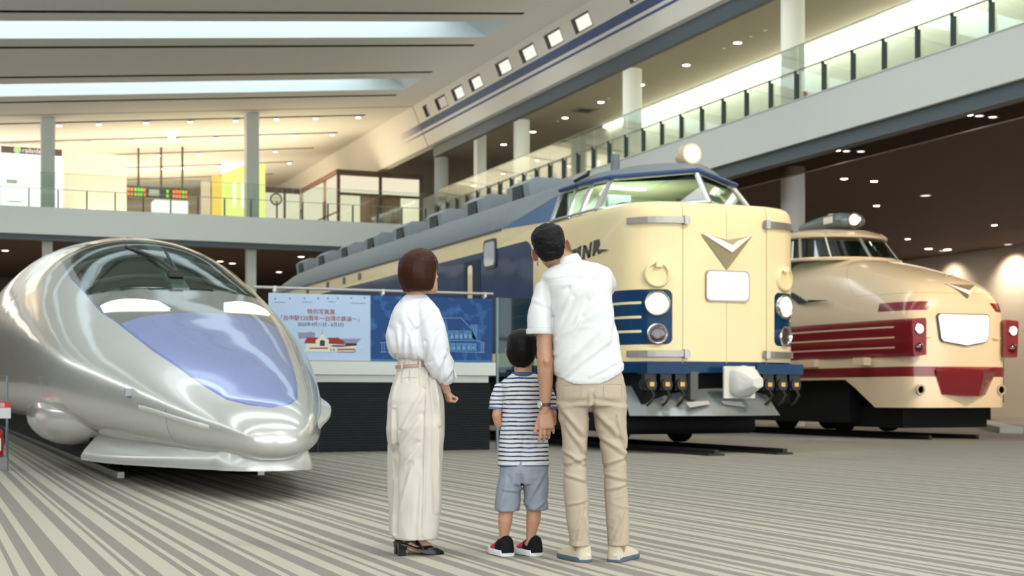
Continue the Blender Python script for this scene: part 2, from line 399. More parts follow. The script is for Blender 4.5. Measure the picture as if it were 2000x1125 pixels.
# glass balustrades: each a thing with posts, panels and rails
def balustrade(p0, dirv, n, step, label):
    root = empty('glass_balustrade', p0, 0, label, 'balustrade')
    dx, dy = dirv
    R3 = Matrix(((dx, -dy, 0), (dy, dx, 0), (0, 0, 1)))
    pm = MB()
    pm.box(-.022, .022, -.09, .02, 0, .60); pm.box(-.02, .02, -.03, .03, .60, .66)
    pme = None; gme = None
    for k in range(n):
        if pme is None:
            o = pm.build('post', M['post'], root); pme = o
        else:
            o = pme.copy(); COL.objects.link(o); o.parent = root
        o.location = R3@Vector((k*step, .06, 0)); o.rotation_euler = (0, 0, math.atan2(dy, dx))
        if k < n-1:
            if gme is None:
                g = MB(); g.box(.012, step-.012, -.006, .006, 0, 1.25); gme = g.build('glass_panel', M['bglass'], root); o = gme
            else: o = gme.copy(); COL.objects.link(o); o.parent = root
            o.location = R3@Vector((k*step, 0, 0)); o.rotation_euler = (0, 0, math.atan2(dy, dx))
    r = MB(); L = (n-1)*step
    r.obox(R3@Vector((L/2, .05, .66)), (L, .03, .022), R3); r.build('handrail', M['rail'], root)
    r = MB(); r.obox(R3@Vector((L/2, 0, 1.255)), (L, .018, .012), R3); r.build('top_edge', mat('glass_edge', (.25, .42, .38), .3), root)
    return root
y1 = (3004.5*18.5/(1935+144)-18.5*.38078)/.92466
balustrade((XR+.05, y1-1.08*3, .84+6.80), (0, 1), 33, 1.08, 'long glass balustrade with dark posts along the right hand deck')
balustrade((XR-.1, 53.75, .84+6.78), (-1, 0), 19, 1.0, 'glass balustrade with dark posts along the back deck')
# ================================================================ paint helper: masks from object coordinates
class NX:
    nt = None
    def __init__(s, so): s.s = so
    @staticmethod
    def op(o, *a):
        n = NX.nt.nodes.new('ShaderNodeMath'); n.operation = o
        for i, v in enumerate(a):
            if isinstance(v, NX): NX.nt.links.new(v.s, n.inputs[i])
            else: n.inputs[i].default_value = v
        return NX(n.outputs[0])
    def __add__(s, o): return NX.op('ADD', s, o)
    __radd__ = __add__
    def __sub__(s, o): return NX.op('SUBTRACT', s, o)
    def __rsub__(s, o): return NX.op('SUBTRACT', o, s)
    def __mul__(s, o): return NX.op('MULTIPLY', s, o)
    __rmul__ = __mul__
    def __truediv__(s, o): return NX.op('DIVIDE', s, o)
    def __abs__(s): return NX.op('ABSOLUTE', s)
    def lt(s, o): return NX.op('LESS_THAN', s, o)
    def gt(s, o): return NX.op('GREATER_THAN', s, o)
    def mx(s, o): return NX.op('MAXIMUM', s, o)
    def mn(s, o): return NX.op('MINIMUM', s, o)
    def fr(s): return NX.op('FRACT', s)
def nx_and(*a):
    r = a[0]
    for b in a[1:]: r = r*b
    return r
def nx_or(*a):
    r = a[0]
    for b in a[1:]: r = r.mx(b)
    return r
def nx_not(a): return 1-a
def rbox(u, v, u0, u1, v0, v1, r):
    """1 inside a rounded rectangle"""
    qx = abs(u-(u0+u1)/2)-((u1-u0)/2-r); qy = abs(v-(v0+v1)/2)-((v1-v0)/2-r)
    qx = qx.mx(0); qy = qy.mx(0)
    return NX.op('SQRT', qx*qx+qy*qy).lt(r)
def curve1(u, pts):
    """float curve through pts (u, value), piecewise linear with many points"""
    lo, hi = pts[0][0], pts[-1][0]; m = max(p[1] for p in pts) or 1
    n = NX.nt.nodes.new('ShaderNodeFloatCurve'); c = n.mapping.curves[0]
    while len(c.points) > 2: c.points.remove(c.points[0])
    c.points[0].location = (0, pts[0][1]/m); c.points[1].location = (1, pts[-1][1]/m)
    for p in pts[1:-1]: c.points.new((p[0]-lo)/(hi-lo), p[1]/m)
    for p in c.points: p.handle_type = 'VECTOR'
    n.mapping.update()
    t = ((u-lo)/(hi-lo)).mx(0).mn(1); NX.nt.links.new(t.s, n.inputs['Value'])
    return NX(n.outputs[0])*m
def painted(name, base, layers, rough=.3, coat=.6, metal=0, noise_=None, cr=.06, wob=0, wobs=3, spec=.5):
    """layers: function(x,y,z)-> list of (mask NX, colour). later layers lie over earlier ones"""
    m = bpy.data.materials.new(name); m.use_nodes = True; nt = m.node_tree; NX.nt = nt
    b = nt.nodes['Principled BSDF']; tc = _n(nt, 'ShaderNodeTexCoord'); sp = _n(nt, 'ShaderNodeSeparateXYZ')
    nt.links.new(tc.outputs['Object'], sp.inputs[0])
    x, y, z = NX(sp.outputs[0]), NX(sp.outputs[1]), NX(sp.outputs[2])
    cur = None
    nzc = _n(nt, 'ShaderNodeRGB'); nzc.outputs[0].default_value = tuple(base)+(1,); cur = nzc.outputs[0]
    for mk, col in layers(x, y, z):
        mx = _n(nt, 'ShaderNodeMix', data_type='RGBA'); nt.links.new(mk.s, mx.inputs['Factor'])
        nt.links.new(cur, mx.inputs['A'])
        if isinstance(col, NX): nt.links.new(col.s, mx.inputs['B'])
        else: mx.inputs['B'].default_value = tuple(col)+(1,)
        cur = mx.outputs['Result']
    if noise_:
        nz = _n(nt, 'ShaderNodeTexNoise'); nz.inputs['Scale'].default_value = noise_[0]; nz.inputs['Detail'].default_value = 5
        nt.links.new(tc.outputs['Object'], nz.inputs['Vector'])
        mr = _n(nt, 'ShaderNodeMapRange'); mr.inputs[3].default_value = 1-noise_[1]; mr.inputs[4].default_value = 1+noise_[1]
        nt.links.new(nz.outputs['Fac'], mr.inputs[0])
        mm = _n(nt, 'ShaderNodeMix', data_type='RGBA', blend_type='MULTIPLY'); mm.inputs['Factor'].default_value = 1
        nt.links.new(cur, mm.inputs['A']); nt.links.new(mr.outputs[0], mm.inputs['B']); cur = mm.outputs['Result']
    nt.links.new(cur, b.inputs['Base Color'])
    b.inputs['Specular IOR Level'].default_value = spec; b.inputs['Roughness'].default_value = rough; b.inputs['Metallic'].default_value = metal
    if coat: b.inputs['Coat Weight'].default_value = coat; b.inputs['Coat Roughness'].default_value = cr
    if wob:
        nz = _n(nt, 'ShaderNodeTexNoise'); nz.inputs['Scale'].default_value = wobs; nz.inputs['Detail'].default_value = 1
        nt.links.new(tc.outputs['Object'], nz.inputs['Vector'])
        bp = _n(nt, 'ShaderNodeBump'); bp.inputs['Strength'].default_value = wob; bp.inputs['Distance'].default_value = .05
        nt.links.new(nz.outputs['Fac'], bp.inputs['Height']); nt.links.new(bp.outputs['Normal'], b.inputs['Normal'])
        if coat: nt.links.new(bp.outputs['Normal'], b.inputs['Coat Normal'])
    return m
# ================================================================ SILVER BULLET TRAIN (left)
chrome = mat('chrome', (.62, .62, .60), .18, 1)
dull_metal = mat('dull_metal', (.42, .42, .40), .4, .8)
rubber = mat('dark_rubber', (.02, .02, .02), .6)
undr = mat('underframe_black', (.007, .007, .008), .7, spec=.15)
BT = [(0,.02,.47,.50,2),(.012,.10,.475,.545,2),(.035,.165,.485,.585,2),(.08,.235,.50,.64,2.1),(.3,.37,.54,.76,2.25),(.8,.55,.60,.92,2.3),(1.6,.77,.70,1.16,2.35),(2.6,1.00,.80,1.44,2.4),
      (3.6,1.21,.90,1.72,2.4),(4.6,1.36,.98,2.00,2.4),(5.6,1.46,1.05,2.31,2.35),(6.6,1.53,1.13,2.60,2.25),(8,1.60,1.24,2.87,2.15),
      (9.5,1.65,1.32,3.03,2.1),(12,1.69,1.42,3.2,2.15),(15,1.69,1.45,3.3,2.15),(19,1.69,1.45,3.36,2.15),(40,1.69,1.45,3.36,2.15)]
PB = [(.25,0),(.30,.10),(.38,.18),(.56,.28),(1.1,.41),(2.3,.62),(4.2,.88),(6.1,1.0),(9,.95),(13,.75),(16,.75)]
CAN0, CAN1 = 4.55, 8.75
def bsurf(x, y):
    w, zw, zt, n = interp(BT, y); q = min(1, abs(x)/w)
    return zw+(zt-zw)*(1-q**n)**(1/n)
def canw(y):                                         # half width of the canopy glass
    t = (y-CAN0)/(CAN1-CAN0)
    if t < 0 or t > 1: return 0
    return .90*min(1, (t/.12)**.45)*(max(0, 1-((t-.45)/.55)**2.2)**.5 if t > .45 else 1)
tr1 = empty('bullet_train', (2.55, 11.0, 0), 0, 'silver grey bullet train with a long pointed nose and periwinkle blue bonnet', 'train')
silver = (.60, .60, .575); peri = (.25, .31, .62)
def _lay(x, y, z):
    b = curve1(y, PB); top = z.gt(curve1(y, [(0, .5), (.3, .55), (1.6, .72), (4.6, 1.05), (8, 1.3), (12, 1.5)]))
    ins = (abs(x)-b).lt(0)*top*y.gt(.26)*y.lt(30)
    edge = (abs(abs(x)-b)).lt(.012)*top*y.gt(.3)*y.lt(12)
    grey = ins*y.gt(3.42+abs(x)*.06)*y.lt(9.3)
    seam = (abs(y-7.35)).lt(.02)+(abs(y-7.75)).lt(.012)*z.lt(2.5)
    noseseam = (abs(y-(1.15+(z-.3)*.25))).lt(.008)*z.lt(.72)
    return [(ins, peri), (edge, (.16, .22, .52)), (grey, (.19, .19, .165)), (seam.mn(1), (.28, .28, .27)), (noseseam, (.3, .3, .3))]
m_b = painted('bullet_paint', silver, _lay, .24, .55, .42, None, .05, .12, 1.2)
ys = [0, .004, .012, .022, .035, .055, .08, .12, .17, .23, .3, .4, .5, .65, .8, 1, 1.2, 1.4, 1.6, 1.85, 2.1, 2.4, 2.7, 3, 3.3, 3.6, 3.9, 4.2]+[4.4+.15*k for k in range(32)]+[9.4, 9.8, 10.3, 11, 12, 13, 14.5, 16, 19, 24, 29]
NU = 64
def bring(y, off=0):
    w, zw, zt, n = interp(BT, y); out = []
    for j in range(NU+1):
        a = PI*j/NU; ca, sa = math.cos(a), math.sin(a)
        x = w*math.copysign(abs(ca)**(2/n), ca); z = zw+(zt-zw)*sa**(2/n)
        out.append((x*(1+off/max(w, .3)), y, z+off))
    zb = (.32 if y < 3.6 else .32+min(1, (y-3.6)/.6)*.08)+.13*(1-math.sqrt(1-(1-min(1, y/.22))**2)); lo = max(zw-zb, .02)
    tuck = min(.16, w*.16)
    for q in range(1, 28):
        a = PI*q/28; ca, sa = math.cos(a), math.sin(a); e_ = 3.2 if y > .8 else 2.2+1.0*y/.8
        out.append((-w*math.copysign(abs(ca)**(2/e_), ca)*(1-tuck*sa**2*.9), y, zw-lo*sa**(2/e_)))
    return out
rings = [bring(y) for y in ys]; n = len(rings[0]); mb = MB()
for r in rings: mb.v += r
cano = MB(); 
for i in range(len(rings)-1):
    ym = (ys[i]+ys[i+1])/2
    for j in range(n):
        a, b = i*n+j, i*n+(j+1) % n
        xm = sum(mb.v[k][0] for k in (a, b, a+n, b+n))/4
        if j < NU and abs(xm) < canw(ym): continue
        mb.f.append([a, b, b+n, a+n]); mb.mi.append(0)
mb.f.append(list(range(n))[::-1]); mb.mi.append(0); mb.f.append([(len(rings)-1)*n+j for j in range(n)]); mb.mi.append(0)
body = mb.build('body', m_b, tr1, 40)
# canopy: glass over a real cockpit well
def canopy_grid(f, name, m, ny=26, nx=22, dz=0):
    g = MB(); rows = []
    for i in range(ny+1):
        t = i/ny; y = CAN0+.01+(CAN1-CAN0-.02)*t; w = canw(y)+.05
        rows.append([f(w*(2*j/nx-1), y, t, 2*j/nx-1) for j in range(nx+1)])
    g.loft(rows, cap=False, closed=False)
    return g.build(name, m, tr1, 60)
canopy_grid(lambda x, y, t, u: (x, y, bsurf(x, y)+.015+.05*(1-u*u)*math.sin(PI*min(1, t*1.2))), 'windshield', glass('canopy_glass', (.50, .60, .55), .16, .04))
canopy_grid(lambda x, y, t, u: (x*.96, y, bsurf(x, y)-.02-.75*(1-u*u)**.5*math.sin(PI*t)**.5), 'cockpit_well', mat('cockpit_dark', (.10, .12, .11), .7))
g = MB()
pp = [(0, y, bsurf(0, y)+.005+.04*math.sin(PI*(y-CAN0)/(CAN1-CAN0))) for y in [CAN0+.05+(CAN1-CAN0-.3)*k/14 for k in range(15)]]
g.loft([[(-.09, p[1], p[2]-.06), (.09, p[1], p[2]-.06), (.09, p[1], p[2]), (-.09, p[1], p[2])] for p in pp]); g.build('center_post', mat('post_grey', (.42, .44, .42), .5), tr1)
g = MB()
for yy, rr in ((5.7, .80), (6.9, .90), (7.9, .72)):
    pts = []
    for k in range(17):
        a = PI*k/16; x = rr*math.cos(a); pts.append((x, yy+.35*math.sin(a), bsurf(x*.97, yy)-.10))
    g.tube(pts, .045 if yy != 5.7 else .03, 6)
g.build('canopy_hoop', mat('hoop_blue_grey', (.40, .48, .50), .4), tr1, 60)
g = MB(); g.tube([(.02, 5.0, bsurf(0, 5.0)+.08), (-.10, 5.6, bsurf(.1, 5.6)+.10), (-.34, 6.5, bsurf(.34, 6.5)+.07)], .020, 6); g.tube([(.02, 5.0, bsurf(0, 5)+.08), (.04, 5.9, bsurf(0, 5.9)+.11)], .02, 6); g.box(-.07, .09, 4.95, 5.12, bsurf(0, 5)+.03, bsurf(0, 5)+.10)
g.build('wiper', rubber, tr1, 60)
for sx in (-1, 1):
    g = MB(); rows = []                               # headlamp lens lies flush in the grey mask
    for i in range(7):
        v = i/6; row = []
        for j in range(11):
            u = j/10; x = sx*(.27+.07*v+u*(.60-.07*v)); y = 3.58+.55*u**1.3+v*(.47-.25*u**4-.10*(1-u)**4)-.06*math.sin(PI*u)*(1-v)
            row.append((x, y, bsurf(x, y)+.012))
        rows.append(row)
    g.loft(rows, cap=False, closed=False); g.build('headlamp', emis('bullet_lamp', (1, 1, .97), 3.0), tr1, 60)
    g = MB(); pts = []                               # ledge along the belt of the nose
    for k in range(13):
        y = (.5+k*.11 if sx < 0 else .55+k*.16); w, zw, zt, nn = interp(BT, y); pts.append((sx*(w-.005), y, zw+.02))
    hh = [.006+(.014 if sx < 0 else .085)*max(0, math.sin(PI*min(1, k/12)))**.7 for k in range(13)]
    g.loft([[(p[0], p[1], p[2]+(.02 if sx < 0 else .045)), (p[0]+sx*hh[k], p[1], p[2]+.012), (p[0]+sx*hh[k], p[1], p[2]-.012), (p[0], p[1], p[2]-(.03 if sx < 0 else .06))] for k, p in enumerate(pts)])
    g.build('nose_step', mat('step_white', (.66, .66, .64), .3, .1, coat=.5), tr1, 50)
# front skirt with a flared lip
g = MB(); rings = []
SY = [4.0, 3.6, 3.2, 2.8, 2.4, 2.0, 1.6, 1.3, 1.0, .8, .65, .52, .44, .37, .31, .26, .225, .20, .185, .18]
for (z, f, fy) in ((.50, .82, .12), (.42, .88, .06), (.34, .94, .0), (.28, .97, -.03), (.24, .97, -.03), (.24, .3, .5)):
    side = []
    for y in SY:
        x = interp(BT, max(y, .52))[0]*f*.89
        if y < .52: x *= math.sqrt(max(0, 1-((.52-y)/.34)**2))
        side.append((x, y+fy*(1-min(1, y/2)), z-.05*min(1, max(0, y-.5)/2.5)))
    rings.append([(-q[0], q[1], q[2]) for q in side]+side[::-1])
g.loft(rings, cap=False, closed=False)
g.build('front_skirt', mat('skirt_silver', (.58, .58, .56), .3, .3, coat=.4), tr1, 50)
# bogie fairings, wheels and rail
for sx in (-1, 1):
    g = MB(); rings = []
    for k in range(17):
        t = k/16; y = 3.75+4.0*t; s = math.sin(PI*min(1, t**.75))**.6; ww = interp(BT, y)[0]
        c = (sx*(ww-.33), .60)
        rings.append([(c[0]+sx*(.33*s+.01)*math.cos(a), y, c[1]+(.29*s+.01)*math.sin(a)) for a in [2*PI*j/20 for j in range(20)]])
    g.loft(rings); g.build('bogie_fairing', mat('fairing_silver', (.62, .62, .60), .2, .2, coat=.7), tr1, 50)
g = MB(); g.box(-1.0, 1.0, 4.1, 28, .16, .5)
for yy in (4.4, 7.0, 22, 24.5):
    for sx in (-.72, .72): g.cyl((sx-.07, yy, .47), (sx+.07, yy, .47), .40, 24)
g.build('underframe', undr, tr1, 40)
tk = MB()
for sx in (-.72, .72): tk.box(2.55+sx-.035, 2.55+sx+.035, 14.9, 40, 0, .062)
tag(tk.build('rail_track', dull_metal), 'steel rails under the silver bullet train', 'rail')
g = MB()
for (yy, px_) in ((1.35, -.02),):
    for sx in (-1,):
        w, zw, zt, nn = interp(BT, 2.05); g.box(sx*(w+.0)-.035, sx*(w+.0)+.035, 2.0, 2.09, zw+.09, zw+.155)
g.build('step_bracket', mat('bracket_grey', (.35, .38, .40), .3), tr1)
HLG = emis('headlamp_glow', (1, .88, .58), 2.4)
# ================================================================ CREAM AND BLUE EXPRESS TRAIN (middle)
creamc = (.80, .665, .39); bluec = (.003, .034, .10)
tr2 = empty('express_train', (10.72, 17.87, 0), 0, 'tall cream and dark blue express train with a flat rounded front and silver V emblem', 'train')
PL = [(0, 0), (.45, .015), (.75, .045), (1.0, .11), (1.18, .20), (1.32, .34), (1.41, .50), (1.46, .70), (1.485, .95), (1.5, 1.3)]
def plan_y(x): return interp(PL, min(1.5, abs(x)))[0]
def outline(inset=0, back=22.7, k=1.0, dy=0):
    pts = []
    xs = [p[0] for p in PL]
    fine = []
    for i in range(len(PL)-1):
        for q in range(3): fine.append(PL[i][0]+(PL[i+1][0]-PL[i][0])*q/3)
    fine.append(1.5)
    L = [(-x, plan_y(x)) for x in fine[::-1]]+[(x, plan_y(x)) for x in fine[1:]]
    out = []
    for x, y in L:
        s = (1.5-inset)/1.5
        out.append((x*s*k, y+inset*(1-abs(x)/1.5)**.3+dy if abs(x) < 1.5 else y+dy))
    return out
def olay(x, y, z):
    def front(m): return m*y.lt(1.0)
    side = abs(x).gt(1.3)
    bl1 = rbox(y, z, 3.6, 40, 1.97, 3.41, .35)*side
    bl1b = (y.gt(4.2)*z.gt(1.97)*z.lt(3.41))*side
    bl2 = rbox(abs(x)-y.mn(1.0)*.35, z, .83, 3.5, 1.57, 2.36, .09)*y.lt(8)
    low = z.lt(1.33)
    lines = z*0
    for zz in (2.17, 1.965, 1.76):
        lines = lines.mx((abs(z-zz)).lt(.018)*y.lt(3.2)*abs(x).gt(1.25))
    seam = ((abs(abs(x)-.70)).lt(.008)+(abs(x+.0)).lt(.005)).mn(1)*y.lt(.4)*z.gt(1.30)*z.lt(3.60)
    door = (abs(y-3.42)).lt(.02)*side*z.gt(1.35)*z.lt(3.3)
    return [(bl1, bluec), (bl1b, bluec), (bl2, bluec), (low, bluec), (lines, creamc), (seam, (.45, .34, .2)), (door, (.006, .02, .06))]
m_e = painted('express_paint', creamc, olay, .30, .09, 0, (2.5, .05), .06, .14, 1.8, .12)
mb = MB(); rings = []
def ring(z, inset=0, back=22.7, extra=None):
    o = outline(inset)
    return [(x, y, z) for x, y in o[:1]]*0+[(-1.5+inset, back, z)]+[(-1.5+inset, yy, z) for yy in (18, 14, 10, 7, 5, 3.6, 2.4)]+[(x, y, z) for x, y in o]+[(1.5-inset, yy, z) for yy in (2.4, 3.6, 5, 7, 10, 14, 18)]+[(1.5-inset, back, z)]
for z, i in ((1.17, 0), (1.33, 0), (1.57, 0), (1.97, 0), (2.36, 0), (2.8, 0), (3.2, 0), (3.41, 0), (3.5, .005), (3.56, .025), (3.60, .06), (3.625, .11), (3.635, .16)): rings.append(ring(z, i))
mb.loft(rings, cap=True)
body = mb.build('body', m_e, tr2, 35)
# upper side wall between hood level and gutter, rear part
mb = MB(); mb.box(-1.5, 1.5, 4.9, 22.7, 3.45, 3.72)
for s_ in (-1, 1):
    mb.add([(s_*1.5, 4.9, 3.5), (s_*1.5, 4.9, 3.72), (s_*1.47, 3.0, 3.64), (s_*1.49, 3.0, 3.5)], [(0, 1, 2, 3)])
mb.build('upper_side_wall', m_e, tr2)
# cab: window ring
def arcz(x, y):
    b = 3.72+.80*max(0, 1-(x/1.5)**2)**.5
    drop = max(0, (3.0-y)/2.2)
    return b-.20*min(1, drop)**1.6*(1-.5*abs(x)/1.5)
Bq = [(-1.46, 2.95, 3.625), (-1.45, 2.35, 3.625), (-1.44, 1.9, 3.63), (-1.40, 1.42, 3.635), (0, .50, 3.70), (1.40, 1.42, 3.635), (1.44, 1.9, 3.63), (1.45, 2.35, 3.625), (1.46, 2.95, 3.625)]
Tq = [(-1.17, 3.2, 4.13), (-1.15, 2.66, 4.14), (-1.12, 2.15, 4.14), (-1.06, 1.60, 4.13), (0, .88, 4.20), (1.06, 1.60, 4.13), (1.12, 2.15, 4.14), (1.15, 2.66, 4.14), (1.17, 3.2, 4.13)]
Bq = [Vector(v) for v in Bq]; Tq = [Vector(v) for v in Tq]
winf = mat('window_frame_silver', (.55, .56, .54), .3, .8); cabg = glass('cab_glass', (.72, .86, .80), .13, .02)
wg = MB()
for i in range(8): wg.quad(Bq[i], Bq[i+1], Tq[i+1], Tq[i])
wg.build('cab_glazing', cabg, tr2, None, False)
for i in range(9):
    g = MB(); d = (Tq[i]-Bq[i]).normalized(); g.tube([Bq[i]-d*.02, Tq[i]+d*.02], .045 if i in (3, 4, 5) else .032, 8); g.build('window_pillar', winf, tr2, 40)
g = MB(); g.tube([b+Vector((0, 0, .012)) for b in Bq], .022, 6); g.tube([t-Vector((0, 0, .005)) for t in Tq], .020, 6); g.build('window_frame', winf, tr2, 40)
# hood deck between face and windows
hd = outline(.16); mb = MB()
hp = [(x, y, 3.636) for x, y in hd]
base = []
for x, y in hd:
    t = abs(x)/1.34
    yy = .50+.92*min(1, abs(x)/1.40)
    base.append((x*1.02, max(y, yy+.04), 3.70-.065*min(1, abs(x)/1.4)+.0))
mb.loft([hp, base], cap=False, closed=False); mb.build('hood', m_e, tr2, 60)
mb = MB(); mb.quad((-1.4, 3.0, 3.63), (1.4, 3.0, 3.63), (1.4, 1.3, 3.62), (-1.4, 1.3, 3.62)); mb.add([(-1.4, 1.3, 3.62), (1.4, 1.3, 3.62), (0, .5, 3.68)], [(0, 1, 2)])
mb.build('cab_floor', mat('cab_floor', (.2, .25, .22), .8), tr2)
# cab interior: rear bulkhead, seats, desk, ceiling light
mb = MB(); mb.box(-1.12, 1.12, 3.05, 3.1, 3.6, 4.15); mb.build('cab_bulkhead', mat('cab_wall_green', (.52, .62, .50), .7), tr2)
for sx in (-.62, .62):
    mb = MB(); mb.box(sx-.2, sx+.2, 2.2, 2.3, 3.62, 4.0); mb.box(sx-.2, sx+.2, 1.85, 2.25, 3.62, 3.68); mb.build('driver_seat', mat('seat_dark', (.03, .04, .04), .8), tr2)
mb = MB(); mb.box(-1.0, -.1, 1.35, 1.6, 3.64, 3.76); mb.build('control_desk', mat('desk_green', (.18, .26, .22), .6), tr2)
mb = MB(); mb.box(-.95, -.25, 2.0, 2.1, 4.07, 4.10); mb.build('cab_light', emis('cab_tube', (1, 1, .95), 9), tr2)
lp = bpy.data.lights.new('cab_lamp', 'AREA'); lp.size = .7; lp.energy = 65; lp.color = (.95, 1, .9); lo = bpy.data.objects.new('cab_lamp', lp); COL.objects.link(lo); lo.location = (10.1, 19.9, 4.06)
mb = MB(); k0 = mb.add([(t.x*.96, t.y+.04, 4.10) for t in Tq], [tuple(range(9))]); mb.build('cab_ceiling', mat('cab_ceiling_green', (.60, .66, .60), .7), tr2, None, False)
# roof
def redge(y):
    if y >= 5.0: return 1.5, 3.72
    if y >= 3.2:
        t = (y-3.2)/1.8; return 1.17+.33*t, 4.13-.41*t
    return None
mb = MB(); rr = []
for y in [1.0, 1.2, 1.5, 1.9, 2.4, 2.8, 3.2, 3.6, 4.0, 4.5, 5.0, 6, 8, 11, 15, 19, 21.3, 22.0, 22.4, 22.7]:
    if y >= 3.2: xe, ze = redge(y)
    else:
        xe = 1.06+.12*min(1, max(0, (y-1.6)/1.6)) if y >= 1.6 else max(.18, 1.06*(y-.86)/.74); ze = 4.13+.07*max(0, 1-xe/1.06)
        xe += .05
    fall = max(0, (y-20.6)/2.1)**2*.55
    row = []
    for k in range(25):
        a = -1+2*k/24; x = xe*math.sin(a*PI/2); z = arcz(x, y)
        u = 1-abs(math.sin(a*PI/2))
        e = ze; zz = e+(z-e)*min(1, (u*3.2))**.6 if y < 5 else z
        row.append((x, y, max(zz, ze)-fall*(1 if y > 20.6 else 0)*u**.5))
    rr.append(row)
tip = [(.02*(-1+2*k/24)*8, .86+.1*abs(-1+2*k/24), 4.205) for k in range(25)]
mb.loft([tip]+rr, cap=False, closed=False)
roofm = mat('roof_grey', (.20, .225, .235), .65, 0, .12, 6)
mb.build('roof', roofm, tr2, 50)
mb = MB()
vis = [Vector((t.x*1.045, t.y-.05, t.z+.03)) for t in Tq]
mb.tube(vis, .035, 6); mb.build('roof_visor', mat('visor_blue', (.015, .05, .17), .4), tr2, 40)
fbm = mat('fairing_blue', (.02, .10, .24), .25, coat=.6)
for s_ in (-1, 1):                                   # blue side fairings behind the cab windows
    A = []; B = []; mb = MB()
    for k in range(9):
        y = 3.2+1.8*k/8; xe, ze = redge(y); A.append((s_*(xe+.01), y, ze)); t = k/8
        B.append((s_*(1.475+.03*t), 2.95+2.05*t, 3.63+.09*t))
    mb.loft([A, B], cap=False, closed=False); mb.build('side_fairing', fbm, tr2, 60)
mb = MB()
for s_ in (-1, 1): mb.box(s_*1.5-.02, s_*1.5+.02, 5.0, 22.6, 3.70, 3.74)
mb.build('gutter', mat('gutter_dark', (.06, .08, .10), .5), tr2)
mb = MB(); mb.tube([Vector((x, y, 4.0)) for x, y in [(-1.5, 22.7), (1.5, 22.7)]], .001, 4)
# rooftop cooler boxes
proto = None
for k in range(8):
    y = 5.3+2.3*k
    if proto is None:
        b_ = MB(); b_.prism([(-.8, -.1), (-.86, .30), (-.72, .40), (.72, .40), (.86, .30), (.8, -.1)], lambda u, v: (u, 0, v), lambda u, v: (u, 1.05, v)); proto = b_.build('roof_cooler', mat('cooler_grey', (.30, .335, .35), .6), tr2)
        l_ = MB(); l_.box(-.875, -.81, .28, .72, .04, .29); l_.build('louvre', mat('louvre_dark', (.03, .04, .04), .6), proto)
        o = proto
    else: o = copy_tree(proto, tr2)
    o.location = (0, y, 4.32)
mb = MB(); mb.cyl((-.45, 2.7, 4.35), (-.45, 2.7, 4.72), .075, 14); mb.build('roof_vent_pipe', roofm, tr2, 40)
mb = MB(); mb.tube([(-.98, 3.1, 4.32), (-.93, 2.7, 4.38), (-.9, 2.75, 4.42)], .03, 6); mb.build('roof_horn', rubber, tr2)
# roof headlamp
mb = MB(); c = (0, 1.10, 4.50)
mb.lathe((0, 1.02, 4.50), (0, 1, 0), [(0, .165), (-.03, .16), (-.04, .13), (.02, .125), (.02, .17), (.10, .175), (.25, .15), (.36, .09), (.40, .0)], 28)
mb.box(-.07, .07, 1.05, 1.25, 4.2, 4.38); h = mb.build('roof_headlamp', mat('lamp_housing_cream', (.72, .62, .42), .3, coat=.5), tr2, 50)
mb = MB(); mb.lathe((0, .995, 4.50), (0, -1, 0), [(0, .128), (.02, .10), (.03, 0)], 24); mb.build('lamp_glass', HLG, h, 60)
# front fittings
barm = mat('bar_steel', (.30, .29, .26), .35, .6)
def front_pt(x, z, off=0): return (x, plan_y(x)-off, z)
def bar_path(x0, x1, z, off, n=9): return [front_pt(x0+(x1-x0)*k/(n-1), z, off) for k in range(n)]
for z in (3.35, 1.44):
    for s_ in (-1, 1):
        g = MB(); p = bar_path(s_*.62, s_*1.40, z, .055)
        g.loft([[(q[0], q[1]-.012, q[2]-.045), (q[0], q[1]+.012, q[2]-.045), (q[0], q[1]+.012, q[2]+.045), (q[0], q[1]-.012, q[2]+.045)] for q in p])
        g.build('grab_bar', barm, tr2)
        g = MB(); q = front_pt(s_*.68, z); g.box(q[0]-.035, q[0]+.035, q[1]-.09, q[1]+.01, z-.06, z+.06); g.build('hinge', dull_metal, tr2)
# silver V emblem
g = MB()
def v3(x, z, y=-.02): return (x, y, z)
for s_ in (-1, 1):
    A = (s_*.43, 3.17); B = (0, 2.66); Cc = (0, 2.86); D = (s_*.10, 2.98)
    g.add([v3(*A, -.015), v3(0, 2.66, -.02), v3(0, 2.92, -.15), v3(0, 3.09, -.05)], [(0, 1, 2), (0, 2, 3)])
g.build('emblem_body', mat('emblem_gold_grey', (.52, .44, .28), .3, .5), tr2)
g = MB()
for s_ in (-1, 1):
    g.add([v3(s_*.42, 3.175, -.03), v3(s_*.30, 3.11, -.06), v3(0, 2.90, -.165), v3(0, 3.00, -.16), v3(s_*.14, 3.08, -.10)], [(0, 1, 2), (0, 2, 3), (0, 3, 4)])
g.build('emblem_wing', mat('emblem_white', (.85, .85, .8), .3, .2), tr2)
# lit destination panel
g = MB(); 
def rrect(x0, x1, z0, z1, r, n=6):
    P = []
    for cx, cz_, a0 in ((x1-r, z1-r, 0), (x0+r, z1-r, 90), (x0+r, z0+r, 180), (x1-r, z0+r, 270)):
        for k in range(n+1):
            a = math.radians(a0+90*k/n); P.append((cx+r*math.cos(a), cz_+r*math.sin(a)))
    return P
g.prism(rrect(-.35, .37, 2.20, 2.65, .07), lambda u, v: (u, -.03, v), lambda u, v: (u, .03, v)); f = g.build('name_panel', mat('panel_frame', (.30, .28, .24), .3, .6), tr2)
g = MB(); g.prism(rrect(-.325, .335, 2.23, 2.62, .06), lambda u, v: (u, -.045, v), lambda u, v: (u, -.01, v)); g.build('lit_face', emis('panel_glow', (1, .99, .95), 3.2), f)
